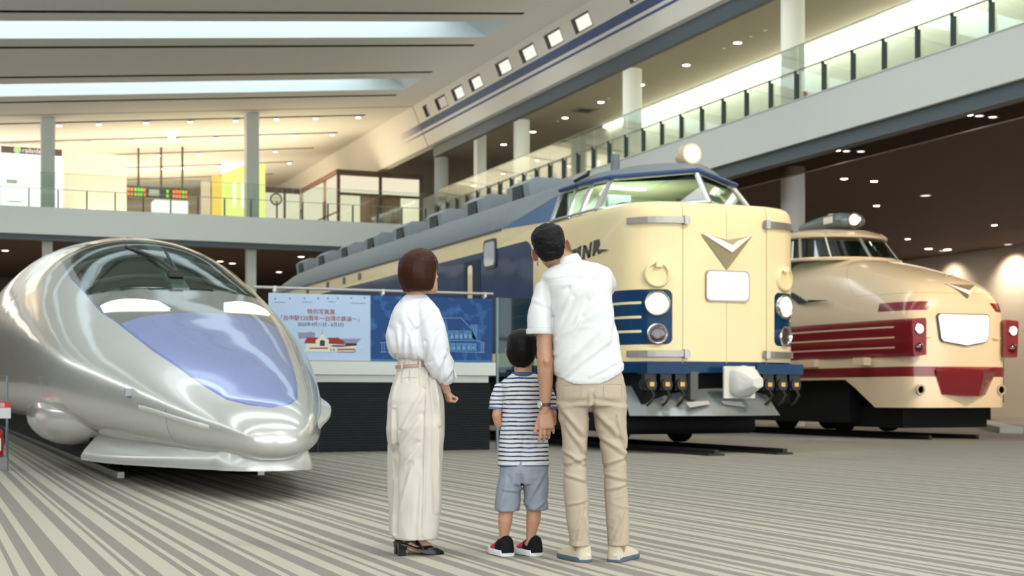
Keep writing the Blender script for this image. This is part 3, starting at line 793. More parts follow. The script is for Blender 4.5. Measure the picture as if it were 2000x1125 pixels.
# ports, headlamps, tail lamps
for s_ in (-1, 1):
    x = s_*1.06; y = plan_y(x); nrm = Vector((s_*.42, -1, 0)).normalized()
    def disc(nm, z, prof, m, par, sm=50):
        g = MB(); g.lathe(Vector((x, y, z)), nrm, prof, 32); return g.build(nm, m, par, sm)
    p = disc('tail_sign_holder', 2.57, [(-.05, .19), (.03, .19), (.05, .17), (.05, .155), (.01, .15), (.01, 0)], m_e, tr2)
    g = MB(); g.box(x-.05, x+.05, y-.07, y, 2.67, 2.75); g.build('latch', mat('latch_cream', creamc, .4), p)
    p = disc('headlamp', 2.155, [(-.05, .185), (.04, .185), (.055, .17), (.05, .15), (.0, .145), (0, 0)], chrome, tr2)
    disc('lamp_glass', 2.155, [(.0, .148), (.04, .12), (.05, 0)], HLG, p)
    p = disc('tail_lamp', 1.72, [(-.05, .15), (.05, .15), (.06, .135), (.05, .12), (-.02, .10), (-.02, .075), (-.10, .07)], chrome, tr2)
    disc('lamp_glass', 1.72, [(.02, .118), (.035, .10), (.036, .06), (.03, .055), (.03, 0)], mat('tail_glass_dark', (.05, .03, .03), .15, coat=1), p)
# company mark on the side (bold italic letters with a swept wing)
mk_ = MB()
def side_poly(P):                                    # P in (y toward rear, z)
    mk_.prism(P, lambda u, v: (-1.500, u, v), lambda u, v: (-1.508, u, v))
def jl(P, o=0): side_poly([(2.16-(u+o)-.0, 2.905+v) for u, v in P])
jl([(0, .17), (.22, .19), (.24, .13), (.18, .11)])                                   # left point
jl([(.24, .13), (.26, .19), (.42, .22), (.38, .02), (.30, -.04), (.24, .02), (.28, .06), (.30, .12)])   # J
jl([(.44, .00), (.50, .22), (.58, .20), (.54, .00)]); jl([(.50, .22), (.60, .20), (.74, .02), (.66, .00)]); jl([(.66, .0), (.74, .02), (.80, .24), (.72, .23)])   # N
jl([(.80, .02), (.86, .25), (1.04, .25), (1.06, .17), (1.00, .12), (1.10, .05), (1.02, .03), (.94, .09), (.88, .02)])  # R
jl([(1.08, .10), (1.14, .09), (1.14, .06), (1.10, .05)]); jl([(1.16, .09), (1.36, .07), (1.16, .055)])
mk_.build('side_lettering', mat('lettering_black', (.02, .02, .025), .3), tr2)
# side details
def sbox(nm, y0, y1, z0, z1, m, dep=.012, par=None):
    g = MB(); g.prism(rrect(y0, y1, z0, z1, min(.08, (y1-y0)*.3)), lambda u, v: (-1.49, u, v), lambda u, v: (-1.5-dep, u, v)); return g.build(nm, m, par or tr2)
f = sbox('route_sign', 5.22, 5.82, 3.08, 3.60, mat('sign_frame', (.03, .04, .04), .4), .02); sbox('sign_face', 5.28, 5.76, 3.13, 3.55, mat('sign_pale', (.40, .46, .48), .3, coat=.5), .03, f)
sbox('passenger_door', 6.0, 6.85, 1.3, 3.3, mat('door_navy', (.003, .018, .05), .4, spec=.12), .006)
sbox('door_stripe', 6.40, 6.62, 1.9, 3.22, mat('stripe_cream', creamc, .3, coat=.5), .014)
sbox('crew_door_rail', 3.40, 3.47, 1.5, 2.95, mat('rail_cream', (.7, .62, .4), .3), .03)
for yy in (13.6, 14.9, 16.4, 18.4, 20.4): sbox('side_lamp', yy, yy+.25, 3.50, 3.66, mat('sidelamp_dark', (.08, .10, .09), .3, coat=.6), .012)
# bottom of the front: buffers, jumper sockets, covered coupler, plough
for xa, xb in ((-1.3, -.45), (.5, 1.3)):
    g = MB(); g.box(xa, xb, -.02, .3, 1.15, 1.30); g.build('front_step', m_e, tr2)
g = MB(); g.box(-1.25, 1.25, .25, 1.6, .72, 1.2); g.build('undercarriage', undr, tr2)
for x in (-1.23, -.98, -.74, .72, .95, 1.18):
    g = MB(); g.cyl((x, .22, 1.0), (x, -.02, 1.0), .085, 14); g.box(x-.09, x+.09, .02, .12, .92, 1.16); g.tube([(x, .02, .96), (x+.02, -.06, .84), (x-.03, -.03, .74), (x-.06, .02, .70)], .022, 6)
    g.build('jumper_socket', mat('jumper_black', (.02, .018, .016), .4, .3), tr2, 40)
    h = MB(); h.box(x-.035, x+.035, -.03, -.01, .97, 1.03)
    h.build('socket_plate', mat('brass_plate', (.45, .28, .10), .3, .7), tr2)
g = MB(); g.box(-.18, .33, -.24, -.20, .80, 1.26); g.build('coupler_board', mat('board_white', (.62, .62, .58), .5), tr2)
g = MB(); rings = []
for (y, w, h, cx, cz_) in ((-.24, .18, .20, .09, 1.04), (-.32, .19, .22, .09, 1.04), (-.42, .16, .19, .11, 1.05), (-.52, .11, .12, .14, 1.03), (-.60, .09, .075, .15, 1.02), (-.615, .08, .065, .15, 1.02)):
    rings.append([(cx+w*math.copysign(abs(math.cos(a))**.5, math.cos(a)), y, cz_+h*math.copysign(abs(math.sin(a))**.5, math.sin(a))+.01*math.sin(5*a)) for a in [2*PI*j/20 for j in range(20)]])
g.loft(rings); g.build('coupler_cover', mat('canvas_white', (.62, .63, .58), .85, bump=.5, bs=9), tr2, 35)
g = MB(); g.box(-.62, -.50, -.05, .3, .78, 1.18); g.build('air_hose_bracket', mat('bracket_dark', (.08, .08, .08), .5), tr2)
g = MB(); P0 = []; P1 = []; P2 = []
for k in range(25):
    x = -1.42+2.84*k/24; P0.append((x*.985, .30+.35*(abs(x)/1.42)**2, .98)); P1.append((x, -.05+.45*(abs(x)/1.42)**2, .74)); P2.append((x*1.0, -.30+.60*(abs(x)/1.42)**2, .55))
P2[-1] = (1.02, P2[-1][1], .55)
for k in range(25):
    if P2[k][0] > .85: P0[k] = (min(P0[k][0], .86), *P0[k][1:]); P1[k] = (min(P1[k][0], .86), *P1[k][1:]); P2[k] = (min(P2[k][0], .89), *P2[k][1:])
g.loft([P1, P2], cap=False, closed=False); g.loft([P0, P1], cap=False, closed=False)
g.build('snow_plough', mat('plough_grey', (.26, .28, .28), .3, .3, .2, 5, coat=.3), tr2, 60, True)
for x0, x1, d0, d1 in ((-.70, -.34, .085, .04), (-.12, .22, .04, .085)):
    g = MB(); g.add([(x0, -.055, .765-.02*(d0 > .05)), (x1, -.055, .765-.02*(d1 > .05)), (x1, -.075-d1, .755-d1), (x0, -.075-d0, .755-d0)], [(0, 1, 2, 3)]); g.build('plough_patch', mat('patch_white', (.42, .40, .38), .5), tr2, None, False)
g = MB(); g.cyl((-1.35, 1.0, .42), (1.0, 1.0, .42), .16, 20); g.box(-1.3, 1.3, 1.3, 22.4, .30, 1.18)
for yy in (2.4, 4.6, 17.5, 19.7):
    for sx in (-.56, .56): g.cyl((sx-.07, yy, .52), (sx+.07, yy, .52), .43, 28)
g.build('underframe', undr, tr2, 40)
tk = MB()
for sx in (-.56, .56):
    tk.box(10.72+sx-.035, 10.72+sx+.035, 17.2, 41, .03, .085); tk.box(10.72+sx-.13, 10.72+sx+.13, 17.2, 41, 0, .03)
tag(tk.build('rail_track', mat('rail_dark', (.03, .028, .026), .5, .5)), 'short dark rail ends under the cream and blue train', 'rail')
# ================================================================ CREAM AND RED BONNET TRAIN (right)
redc = (.22, .012, .018); cream2 = (.80, .62, .40)
tr3 = empty('bonnet_train', (18.15, 21.65, 0), 0, 'cream and dark red bonnet nosed train with lit name panel and headlamp pods', 'train')
NT = [(0, .70, 2.50, 3.2), (.03, .90, 2.66, 3.2), (.08, 1.02, 2.80, 3.2), (.18, 1.12, 2.93, 3.2), (.35, 1.20, 3.04, 3.1), (.7, 1.28, 3.17, 3.0), (1.2, 1.35, 3.32, 2.8), (2, 1.42, 3.52, 2.7), (2.9, 1.46, 3.68, 2.7), (3.6, 1.475, 3.74, 3.0), (5, 1.48, 3.78, 3.5), (21.5, 1.48, 3.78, 3.5)]
def nring(y):
    w, zt, n = interp(NT, y); out = []; zw = 1.9
    for j in range(41):
        a = PI*j/40; ca, sa = math.cos(a), math.sin(a)
        out.append((w*math.copysign(abs(ca)**(2/n), ca), y, zw+(zt-zw)*sa**(2/n)))
    for z in (1.6, 1.39, 1.19): out.append((-w, y, z))
    zb = .61 if y < .95 else (.61+.58*(y-.95)/.85 if y < 1.8 else 1.19)
    out.append((-w*.985, y, max(.61, min(1.15, zb)))); out.append((w*.985, y, max(.61, min(1.15, zb))))
    for z in (1.19, 1.39, 1.6): out.append((w, y, z))
    return out
def blay(x, y, z):
    low = z.gt(1.195)*z.lt(1.385)
    win = z.gt(2.44)*z.lt(2.61)*y.lt(.9)*abs(x).gt(.60)*(abs(x)+(z-2.4)*.9).gt(.85)
    seam = (abs(z-2.78)).lt(.006)*y.lt(1.6)+(abs(y-(1.65+(z-2.78)*1.2))).lt(.008)*z.gt(2.78)
    return [(low, redc), (win, redc), (seam.mn(1), (.55, .38, .2))]
m_t = painted('bonnet_paint', cream2, blay, .28, .55, 0, (2, .04), .08, .10, 1.6)
ys3 = [0, .015, .03, .05, .08, .12, .18, .25, .35, .5, .7, .95, 1.0, 1.2, 1.5, 1.8, 2.1, 2.5, 2.9, 3.3, 3.6, 4.2, 5, 8, 14, 21.5]
mb = MB(); mb.loft([nring(y) for y in ys3]); mb.build('body', m_t, tr3, 40)
# cab greenhouse
def cabring(z, w, y0, y1, r=.9):
    return [(w*math.sin(a), y0+(1-math.cos(a))*r*1.0 if True else 0, z) for a in [-PI/2+PI*k/20 for k in range(21)]]
B = []; T = []
for k in range(25):
    u = -1+2*k/24; a = u*PI/2
    B.append((1.36*math.sin(a), 2.82+1.15*(1-math.cos(a)), 3.68)); T.append((1.16*math.sin(a), 3.25+.95*(1-math.cos(a)), 4.17))
B = [(-1.38, 5.2, 3.68)]+B+[(1.38, 5.2, 3.68)]; T = [(-1.2, 5.2, 4.17)]+T+[(1.2, 5.2, 4.17)]
mb = MB(); mb.loft([B, T], cap=False, closed=False); mb.build('cab_glazing', glass('cab_glass_dark', (.45, .60, .55), .16, .02), tr3, 60, False)
frm = mat('bonnet_window_frame', (.5, .48, .42), .3, .7)
def vp(i): return Vector(B[i]), Vector(T[i])
for i in (4, 13, 22):
    b_, t_ = vp(i); g = MB(); g.tube([b_, t_], .035, 8); g.build('window_pillar', frm, tr3, 40)
b_, t_ = vp(8); g = MB(); g.tube([b_, t_], .02, 8); g.build('window_pillar', mat('pillar_white', (.8, .8, .78), .4), tr3, 40)
g = MB(); g.tube(B, .04, 6); g.build('window_sill', m_t, tr3, 40)
mb = MB(); rr = []
for s, z in ((1.0, 4.15), (1.05, 4.17), (1.055, 4.22), (.98, 4.29), (.8, 4.36), (.5, 4.41), (.15, 4.43)):
    rr.append([(p[0]*s, 4.6+(p[1]-4.6)*s if p[1] < 5.1 else 21, z) for p in T])
mb.loft(rr, cap=False, closed=False); mb.build('cab_roof', m_t, tr3, 50)
mb = MB(); mb.box(-1.2, 1.2, 4.2, 4.25, 3.5, 4.2); mb.build('cab_bulkhead', mat('bulkhead_dark', (.05, .07, .06), .7), tr3)
mb = MB(); mb.box(-.7, -.3, 3.7, 3.8, 3.7, 4.02); mb.box(.35, .75, 3.7, 3.8, 3.7, 4.02); mb.build('driver_seat', mat('seat2', (.05, .09, .11), .8), tr3)
for x in (-.75, -.15, .62):
    g = MB(); g.tube([(x-.28, 2.86+.3*abs(x-.28), 3.74), (x+.15, 2.84+.25*abs(x), 3.71)], .022, 6); g.build('wiper', rubber, tr3)
# roof lamp housing
g = MB(); rings = []
for y, w, h in ((3.42, .20, .10), (3.5, .34, .15), (3.7, .40, .17), (4.0, .40, .17), (4.5, .36, .15), (5.2, .20, .08)):
    rings.append([(w*math.copysign(abs(math.cos(a))**.7, math.cos(a)), y, 4.56+h*math.copysign(abs(math.sin(a))**.8, math.sin(a))) for a in [2*PI*j/24 for j in range(24)]])
g.loft(rings); h = g.build('roof_lamp_housing', mat('housing_grey', (.16, .19, .20), .35, .2, coat=.4), tr3, 50)
g = MB(); g.lathe((.0, 3.42, 4.56), (0, -1, 0), [(-.05, .15), (.03, .15), (.02, .12), (.0, .11), (0, 0)], 24); g.build('lamp_rim', chrome, h, 40)
g = MB(); g.lathe((.0, 3.40, 4.56), (0, -1, 0), [(.0, .115), (.03, .08), (.035, 0)], 24); g.build('lamp_glass', HLG, h, 40)
g = MB(); g.box(-.405, -.395, 3.62, 3.95, 4.50, 4.64); g.build('side_lens', mat('lens_pale', (.75, .72, .68), .2, coat=1), h)
# side bands that end in lamp pods
for s_ in (-1, 1):
    g = MB(); rings = []
    for y, o in ((-.10, .0), (-.06, .03), (.1, .05), (.6, .06), (2, .05), (4, .03), (8, .015), (21.4, .015)):
        w = 1.16 if y < .1 else interp(NT, y)[0]
        xo = max(w, 1.22)+o if y < 1.5 else w+o
        xi = .93 if y < .05 else (.98 if y < .15 else w-.15)
        rings.append([(s_*xi, y, 1.60), (s_*(xo-.02), y, 1.57), (s_*xo, y, 1.62), (s_*(xo+.03), y, 2.20), (s_*(xo+.01), y, 2.27), (s_*(xi+.02), y, 2.29), (s_*xi, y, 2.24)])
    g.loft(rings)
    def stl(x, y, z):
        L = z*0
        for zz in (2.13, 1.935, 1.745): L = L.mx((abs(z-zz)).lt(.014)*y.gt(.35))
        return [(L, cream2)]
    pod = g.build('lamp_pod_band', painted('band_red', redc, stl, .22, .7), tr3, 40)
    g = MB(); g.lathe((s_*1.10, -.11, 2.08), (0, -1, 0), [(-.03, .10), (.015, .10), (.02, .085), (0, .08), (0, 0)], 24); g.build('lamp_rim', chrome, pod, 40)
    g = MB(); g.lathe((s_*1.10, -.115, 2.08), (0, -1, 0), [(0, .088), (.02, .06), (.025, 0)], 24); g.build('lamp_glass', HLG, pod, 40)
    g = MB(); g.lathe((s_*1.10, -.11, 1.74), (0, -1, 0), [(-.03, .085), (.02, .085), (.03, .07), (.05, .04), (.05, 0)], 24); g.build('tail_lamp', mat('tail_red_dark', (.06, .004, .006), .12, coat=1), pod, 40)
# name panel with pointed foot
P = [(-.56, 2.36), (.52, 2.36), (.56, 2.32), (.53, 1.92), (.48, 1.87), (.05, 1.80), (-.48, 1.87), (-.53, 1.92), (-.60, 2.32)]
g = MB(); g.prism([(u*1.05, 2.08+(v-2.08)*1.09) for u, v in P], lambda u, v: (u, -.05, v), lambda u, v: (u, .06, v)); f = g.build('name_panel', mat('panel_rim_dark', (.12, .11, .10), .3, .6), tr3)
g = MB(); g.prism(P, lambda u, v: (u, -.065, v), lambda u, v: (u, -.02, v)); g.build('lit_face', emis('panel_glow2', (1, .97, .95), 3.0), f)
# emblem on the nose slope
def npt(x, z, off=0):
    for k in range(200):
        y = k*.01
        w, zt, n = interp(NT, y); 
        if abs(x) < w and 1.9+(zt-1.9)*(1-(abs(x)/w)**n)**(1/n) >= z: return (x, y-off, z)
    return (x, 0, z)
g = MB()
for s_ in (-1, 1):
    a = npt(s_*.38, 2.97, .02); b = npt(0, 2.68, .03); c_ = npt(0, 2.80, .12); d = npt(0, 2.96, .03)
    g.add([a, b, c_, d], [(0, 1, 2), (0, 2, 3)])
for i_, q in enumerate(g.v): g.v[i_] = (q[0]+.12, q[1], q[2])
g.build('emblem_body', mat('emblem_gold2', (.50, .38, .2), .3, .5), tr3)
g = MB()
for s_ in (-1, 1):
    g.add([npt(s_*.37, 2.98, .05), npt(s_*.14, 2.89, .09), npt(0, 2.74, .13), npt(0, 2.83, .14)], [(0, 1, 2), (0, 2, 3)])
for i_, q in enumerate(g.v): g.v[i_] = (q[0]+.12, q[1], q[2])
g.build('emblem_wing', mat('emblem_white2', (.85, .83, .78), .3, .2), tr3)
# red coupler cover with a keel
g = MB(); rings = [[(-.62, -.02, 1.37), (.16, -.34, 1.33), (.72, -.05, 1.37)], [(-.66, -.04, 1.30), (.16, -.40, 1.26), (.74, -.06, 1.30)], [(-.50, -.02, .86), (.16, -.26, .83), (.52, -.02, .86)]]
g.loft([[(-.62, .05, 1.37), *rings[0], (.72, .05, 1.37)], [(-.66, .05, 1.3), *rings[1], (.74, .05, 1.3)], [(-.5, .05, .86), *rings[2], (.52, .05, .86)]]); g.build('coupler_cover', mat('cover_red', (.20, .010, .016), .2, coat=.8), tr3, 20)
for x in (-.98, .92):
    g = MB(); g.lathe((x, .02, .95), (0, -1, 0), [(0, .10), (.03, .10), (.03, .07), (0, .07)], 20); g.build('towing_eye', mat('eye_cream', (.55, .43, .28), .4), tr3, 40)
for x, z in ((-.86, 1.93), (.78, 1.93)):
    g = MB(); g.tube([(x-.07, .03, z), (x-.07, -.05, z), (x+.07, -.05, z), (x+.07, .03, z)], .014, 6); g.build('grab_handle', mat('handle_cream', cream2, .3), tr3)
g = MB(); g.tube([(.22, .75, 3.15), (.22, .7, 3.24), (.36, .7, 3.24), (.36, .75, 3.15)], .012, 6); g.build('lifting_eye', mat('lift_cream', cream2, .3), tr3)
for y0, y1_ in ((2.6, 3.2), (.95, 1.3)):
    g = MB(); g.box(-1.56, -1.40, y0, y1_, 1.42, 1.57); g.build('side_step', mat('sidestep_cream', cream2, .4), tr3)
g = MB()
for P in ([(2.95, 2.74), (3.5, 2.98), (3.75, 2.98), (3.3, 2.74)], [(2.2, 2.74), (2.95, 2.80), (2.95, 2.74)], [(3.85, 2.74), (4.2, 2.98), (4.5, 2.98), (4.1, 2.74)]):
    g.prism(P, lambda u, v: (-1.44, u, v), lambda u, v: (-1.475, u, v))
g.build('side_lettering', mat('lettering_dark', (.05, .06, .07), .3), tr3)
g = MB(); g.box(-1.2, 1.2, 1.9, 21.4, .3, 1.2); g.box(-1.0, 1.0, .5, 2.2, .22, .62)
for yy in (3.0, 5.1, 16, 18.2):
    for sx in (-.56, .56): g.cyl((sx-.07, yy, .52), (sx+.07, yy, .52), .43, 28)
g.build('underframe', undr, tr3, 40)
tk = MB()
for sx in (-.56, .56): tk.box(18.15+sx-.035, 18.15+sx+.035, 21.9, 43.5, 0, .085)
tag(tk.build('rail_track', mat('rail_dark2', (.03, .028, .026), .5, .5)), 'dark rails under the cream and red bonnet train', 'rail')
# ================================================================ PEOPLE
skin = mat('skin', (.42, .225, .14), .5, 0, .07, 14, .08, 220); skin.node_tree.nodes['Principled BSDF'].inputs['Subsurface Weight'].default_value = .12
skin.node_tree.nodes['Principled BSDF'].inputs['Subsurface Radius'].default_value = (.012, .005, .003)
skin_l = mat('skin_light', (.52, .30, .21), .5, 0, .05, 14, .05, 220); skin_l.node_tree.nodes['Principled BSDF'].inputs['Subsurface Weight'].default_value = .12
skin_l.node_tree.nodes['Principled BSDF'].inputs['Subsurface Radius'].default_value = (.012, .005, .003)
eye_w = mat('eye_white', (.8, .78, .75), .2); eye_d = mat('eye_dark', (.02, .012, .01), .1); lipm = mat('lips', (.45, .16, .14), .4)
def hring(cx, cy, z, rx, ry, n=28, p=2.2, zf=None):
    r = []
    for j in range(n):
        a = 2*PI*j/n; ca, sa = math.cos(a), math.sin(a)
        x = cx+rx*math.copysign(abs(ca)**(2/p), ca); y = cy+ry*math.copysign(abs(sa)**(2/p), sa)
        r.append((x, y, z+(zf(x, y) if zf else 0)))
    return r
def remeshed(mb, voxel, smooth=3, fn=None, name='cloth'):
    """fuse overlapping closed shells into one continuous surface, then shape folds"""
    me = bpy.data.meshes.new('tmp'); me.from_pydata(mb.v, [], mb.f)
    bm = bmesh.new(); bm.from_mesh(me); bmesh.ops.recalc_face_normals(bm, faces=bm.faces); bm.to_mesh(me); bm.free()
    o = bpy.data.objects.new('tmp', me); COL.objects.link(o)
    r = o.modifiers.new('r', 'REMESH'); r.mode = 'VOXEL'; r.voxel_size = voxel; r.adaptivity = 0
    if smooth:
        s = o.modifiers.new('s', 'SMOOTH'); s.iterations = smooth; s.factor = .5
    dg = bpy.context.evaluated_depsgraph_get(); dg.update()
    out = bpy.data.meshes.new_from_object(o.evaluated_get(dg)); bpy.data.objects.remove(o); bpy.data.meshes.remove(me)
    out.name = name
    if fn:
        nrm = [v.normal.copy() for v in out.vertices]
        for v, n_ in zip(out.vertices, nrm):
            d = fn(v.co, n_)
            if d: v.co += n_*d
    out.polygons.foreach_set('use_smooth', [True]*len(out.polygons)); out.update()
    return out
def mesh_obj(me, name, m, parent):
    me.materials.clear(); me.materials.append(m); o = bpy.data.objects.new(name, me); COL.objects.link(o); o.parent = parent; return o
from mathutils.bvhtree import BVHTree
def bvh_of(me): return BVHTree.FromPolygons([v.co for v in me.vertices], [tuple(q.vertices) for q in me.polygons])
def stick(bv, x, z, off=.002):
    h = bv.ray_cast(Vector((x, -2, z)), Vector((0, 1, 0)))
    return (x, (h[0].y if h[0] is not None else 0)-off, z)
def stickline(bv, pts, off=.001, n=8):
    out = []
    for a, b in zip(pts[:-1], pts[1:]):
        for k in range(n): out.append(stick(bv, a[0]+(b[0]-a[0])*k/n, a[1]+(b[1]-a[1])*k/n, off))
    out.append(stick(bv, pts[-1][0], pts[-1][1], off)); return out
def nz(p, sx, sy, sz, o=0): return noise.noise(Vector((p.x*sx+o, p.y*sy+o*.7, p.z*sz-o)))
def ridge(p, sx, sy, sz, o=0):
    v = 1-abs(nz(p, sx, sy, sz, o))*3.2; return max(0, v)
def seg(p, a, b):
    ax, az = a; bx, bz = b; dx, dz = bx-ax, bz-az; L = dx*dx+dz*dz
    t = max(0, min(1, ((p.x-ax)*dx+(p.z-az)*dz)/L)); qx, qz = ax+dx*t, az+dz*t
    s = (p.x-qx)*dz-(p.z-qz)*dx
    return math.hypot(p.x-qx, p.z-qz), t, s
def folds(p, L):
    """creases given as (a, b, width, depth): one side raised, the other sunk"""
    o = 0
    for a, b, w, A in L:
        d, t, s = seg(p, a, b)
        if d < 3.5*w:
            k = A*math.exp(-(d/w)**2)*math.sin(PI*min(1, max(0, t*.92+.04)))**.5
            q = A*.7*math.exp(-((d-1.6*w)/w)**2)
            o += k-(q if s > 0 else 0)
    return o
# ---- head: face looks along +y of its own frame, chin at z=0
HEAD = [(0, .020, .030, .082), (.04, .036, .005, .092), (.10, .048, -.025, .095), (.18, .056, -.05, .092), (.3, .063, -.07, .089), (.42, .068, -.085, .088), (.52, .072, -.094, .086),
        (.62, .075, -.099, .089), (.74, .075, -.10, .083), (.84, .068, -.09, .068), (.92, .053, -.07, .047), (.97, .034, -.045, .026), (1.0, .008, -.012, .0)]
def head(mb, Mx, Hh=.228, k=1.0):
    R = []
    for i in range(27):
        t = i/26; w, yb, yf = interp(HEAD, t)
        w *= k*Hh/.228; yb *= k*Hh/.228; yf *= k*Hh/.228; c = (yb+yf)/2
        R.append([Mx@Vector(q) for q in hring(0, c, t*Hh, w, (yf-yb)/2, 28, 2.15)])
    mb.loft(R)
    f = Hh/.228
    mb.loft([[Mx@(Vector((a*w, y, z))*f) for a, y in ((-1, .078), (-.5, .078+d), (0, .080+d*1.5), (.5, .078+d), (1, .078), (0, .06))] for z, w, d in ((.075, .006, .0), (.080, .017, .018), (.092, .014, .026), (.105, .010, .018), (.125, .008, .008), (.14, .006, .0))])
    mb.loft([[Mx@(Vector((a*w, y, z))*f) for a, y in ((-1, .083), (0, .083+d), (1, .083), (0, .07))] for z, w, d in ((.043, .010, .004), (.050, .022, .013), (.056, .022, .010), (.060, .022, .013), (.067, .010, .004))])
    for s in (-1, 1):                                # ears: a rimmed shell
        for (r1, r2, th, yo, zo) in ((.019, .031, .006, 0, 0), (.008, .010, .006, .004, -.026)):
            R = []
            for t_, g_ in ((-1, .3), (-.6, .85), (0, 1), (.6, .9), (1, .35)):
                R.append([Mx@(Vector((s*(.076*k+.012+t_*th+.010*(-math.cos(a))), -.012+yo+r1*g_*math.cos(a), .105+zo+r2*g_*math.sin(a)))*f) for a in [2*PI*j/16 for j in range(16)]])
            mb.loft(R)
def face_parts(Mx, parent, Hh=.228, lips=True):
    f = Hh/.228
    for s in (-1, 1):
        g = MB(); c = Mx@(Vector((s*.031, .074, .117))*f); g.lathe(c-(Mx.to_3x3()@Vector((0, .012*f, 0))), Mx.to_3x3()@Vector((0, 1, 0)), [(0, .012*f), (.007*f, .0105*f), (.012*f, .006*f), (.0135*f, 0)], 14); e = g.build('eye', eye_w, parent, 60)
        g = MB(); g.lathe(c, Mx.to_3x3()@Vector((0, 1, 0)), [(-.002, .0055*f), (.001, .005*f), (.0025, 0)], 12); g.build('iris', eye_d, e, 60)
        g = MB(); g.tube([Mx@(Vector((s*q[0], q[1], q[2]))*f) for q in ((.014, .089, .134), (.03, .088, .139), (.048, .078, .134))], .0028*f, 6); g.build('eyebrow', eye_d, parent)
    g = MB(); g.tube([Mx@(Vector(q)*f) for q in ((-.021, .091, .055), (-.008, .0965, .056), (.008, .0965, .056), (.021, .091, .055))], [.002*f, .005*f, .005*f, .002*f], 8); g.build('mouth', lipm, parent)
def finger(mb, Mx, base, d, lens, bends, r, side=Vector((1, 0, 0))):
    """chain of phalanges bending about 'side'"""
    p = Vector(base); d = Vector(d).normalized(); P = [p.copy()]; ang = 0
    for L, b in zip(lens, bends):
        d = (Matrix.Rotation(math.radians(b), 3, side)@d).normalized()
        P.append(P[-1]+d*L*.5); P.append(P[-1]+d*L*.5)
    R = [r*1.05, r*1.0, r*1.06, r*.95, r*.98, r*.88, r*.55][:len(P)]
    mb.tube([Mx@q for q in P], R, 10)
    tip = P[-1]; return Mx@tip
def hand(mb, Mx, s=1, curl=(20, 25, 18), spread=6, k=1.0, thumb=(35, 15, 10), curls=None, tdir=None):
    """wrist at origin, fingers toward -z, back of the hand toward -y, thumb on side s*x; k scale"""
    R = []
    for z, w, t, x in ((.02, .026, .019, 0), (0, .027, .019, 0), (-.02, .033, .018, 0), (-.045, .040, .016, 0), (-.07, .042, .014, 0), (-.088, .040, .012, 0), (-.096, .034, .008, 0)):
        R.append([Mx@Vector((q[0]*k, q[1]*k, z*k)) for q in [(a[0], a[1]) for a in hring(x, 0, 0, w, t, 18, 2.6)]])
    mb.loft(R)
    L = [(.042, .026, .020), (.046, .030, .022), (.043, .028, .021), (.033, .020, .018)]
    tips = []
    for i in range(4):
        x = s*(.030-.020*i)
        cu = curls[i] if curls else curl
        sp = math.radians(spread*(1.5-i)*s)
        d = Vector((math.sin(sp), 0, -math.cos(sp)))
        tips.append(finger(mb, Mx, Vector((x, 0, -.080 if i in (1, 2) else -.074))*k, d, [q*k for q in L[i]], [cu[0], cu[1], cu[2]], (.0088-.0007*(i == 3))*k, Vector((1, 0, 0))))
    d = Vector((s*.75, .35, -.7)) if tdir is None else Vector((s*tdir[0], tdir[1], tdir[2])); R3 = Vector((0, 1, 0))*s
    tips.append(finger(mb, Mx, Vector((s*.026, .006, -.022))*k, d, [.044*k, .033*k, .026*k], thumb, .0105*k, Vector((.6, .2, .7*s)).normalized()))
    return tips
def shoe_frame(x, y, yaw): return Matrix.Translation((x, y, 0))@Matrix.Rotation(yaw, 4, 'Z')
PEOPLE_ROT = -YAW
def place(d, px):
    r = (px-1000)/2778*d; s, c = math.sin(YAW), math.cos(YAW); return (r*c+d*s, d*c-r*s, 0)

# ---------------------------------------------------------------- MAN
S = 388.5; CXM = 1160
def mx(px): return (px-CXM)/S
def mz(py): return .84+(772-py)/S
man = empty('person', place(7.19, CXM), PEOPLE_ROT, 'man in a white short sleeved shirt and beige trousers, arm raised, seen from behind', 'person')
HM = Matrix.Translation((mx(1088), .035, mz(523)))@Matrix.Rotation(math.radians(-17), 4, 'Y')@Matrix.Rotation(math.radians(14), 4, 'X')@Matrix.Rotation(math.radians(-6), 4, 'Z')
mb = MB(); head(mb, HM, .232, 1.0)
mb.tube([(mx(1112), .0, mz(540)), (mx(1106), .0, mz(520)), (mx(1090), .02, mz(497)), (mx(1084), .03, mz(478))], [.068, .060, .058, .055], 20)
mb.loft([hring((mx(a)+mx(b))/2, .0, mz(y), (mx(b)-mx(a))/2-.02, d-.02, 24) for y, a, b, d in ((745, 1090, 1212, .11), (690, 1090, 1208, .11), (620, 1088, 1192, .12), (560, 1070, 1188, .12), (530, 1078, 1182, .10), (518, 1095, 1160, .07))])
# left arm, hanging down beside the boy
AL = [((mx(1068), .0, mz(562)), .040), ((mx(1061), -.01, mz(610)), .042), ((mx(1062.5), -.015, mz(650)), .041), ((mx(1063), -.02, mz(685)), .040), ((mx(1064), -.02, mz(705)), .0425), ((mx(1064.5), -.015, mz(725)), .041), ((mx(1065.5), .0, mz(750)), .037), ((mx(1064.5), .01, mz(775)), .030), ((mx(1064), .015, mz(792)), .026), ((mx(1063.5), .02, mz(805)), .027)]
mb.tube([a for a, r in AL], [r for a, r in AL], 18)
mb.tube([(mx(1068), -.050, mz(700)), (mx(1066), -.060, mz(706)), (mx(1066), -.052, mz(714))], [.014, .017, .012], 10)
HH = Matrix.Translation((mx(1064), .02, mz(800)))@Matrix.Rotation(math.radians(-6), 4, 'Y')@Matrix.Rotation(math.radians(-8), 4, 'X')@Matrix.Rotation(math.radians(12), 4, 'Z')
HH = HH@Matrix.Scale(1.0, 4)
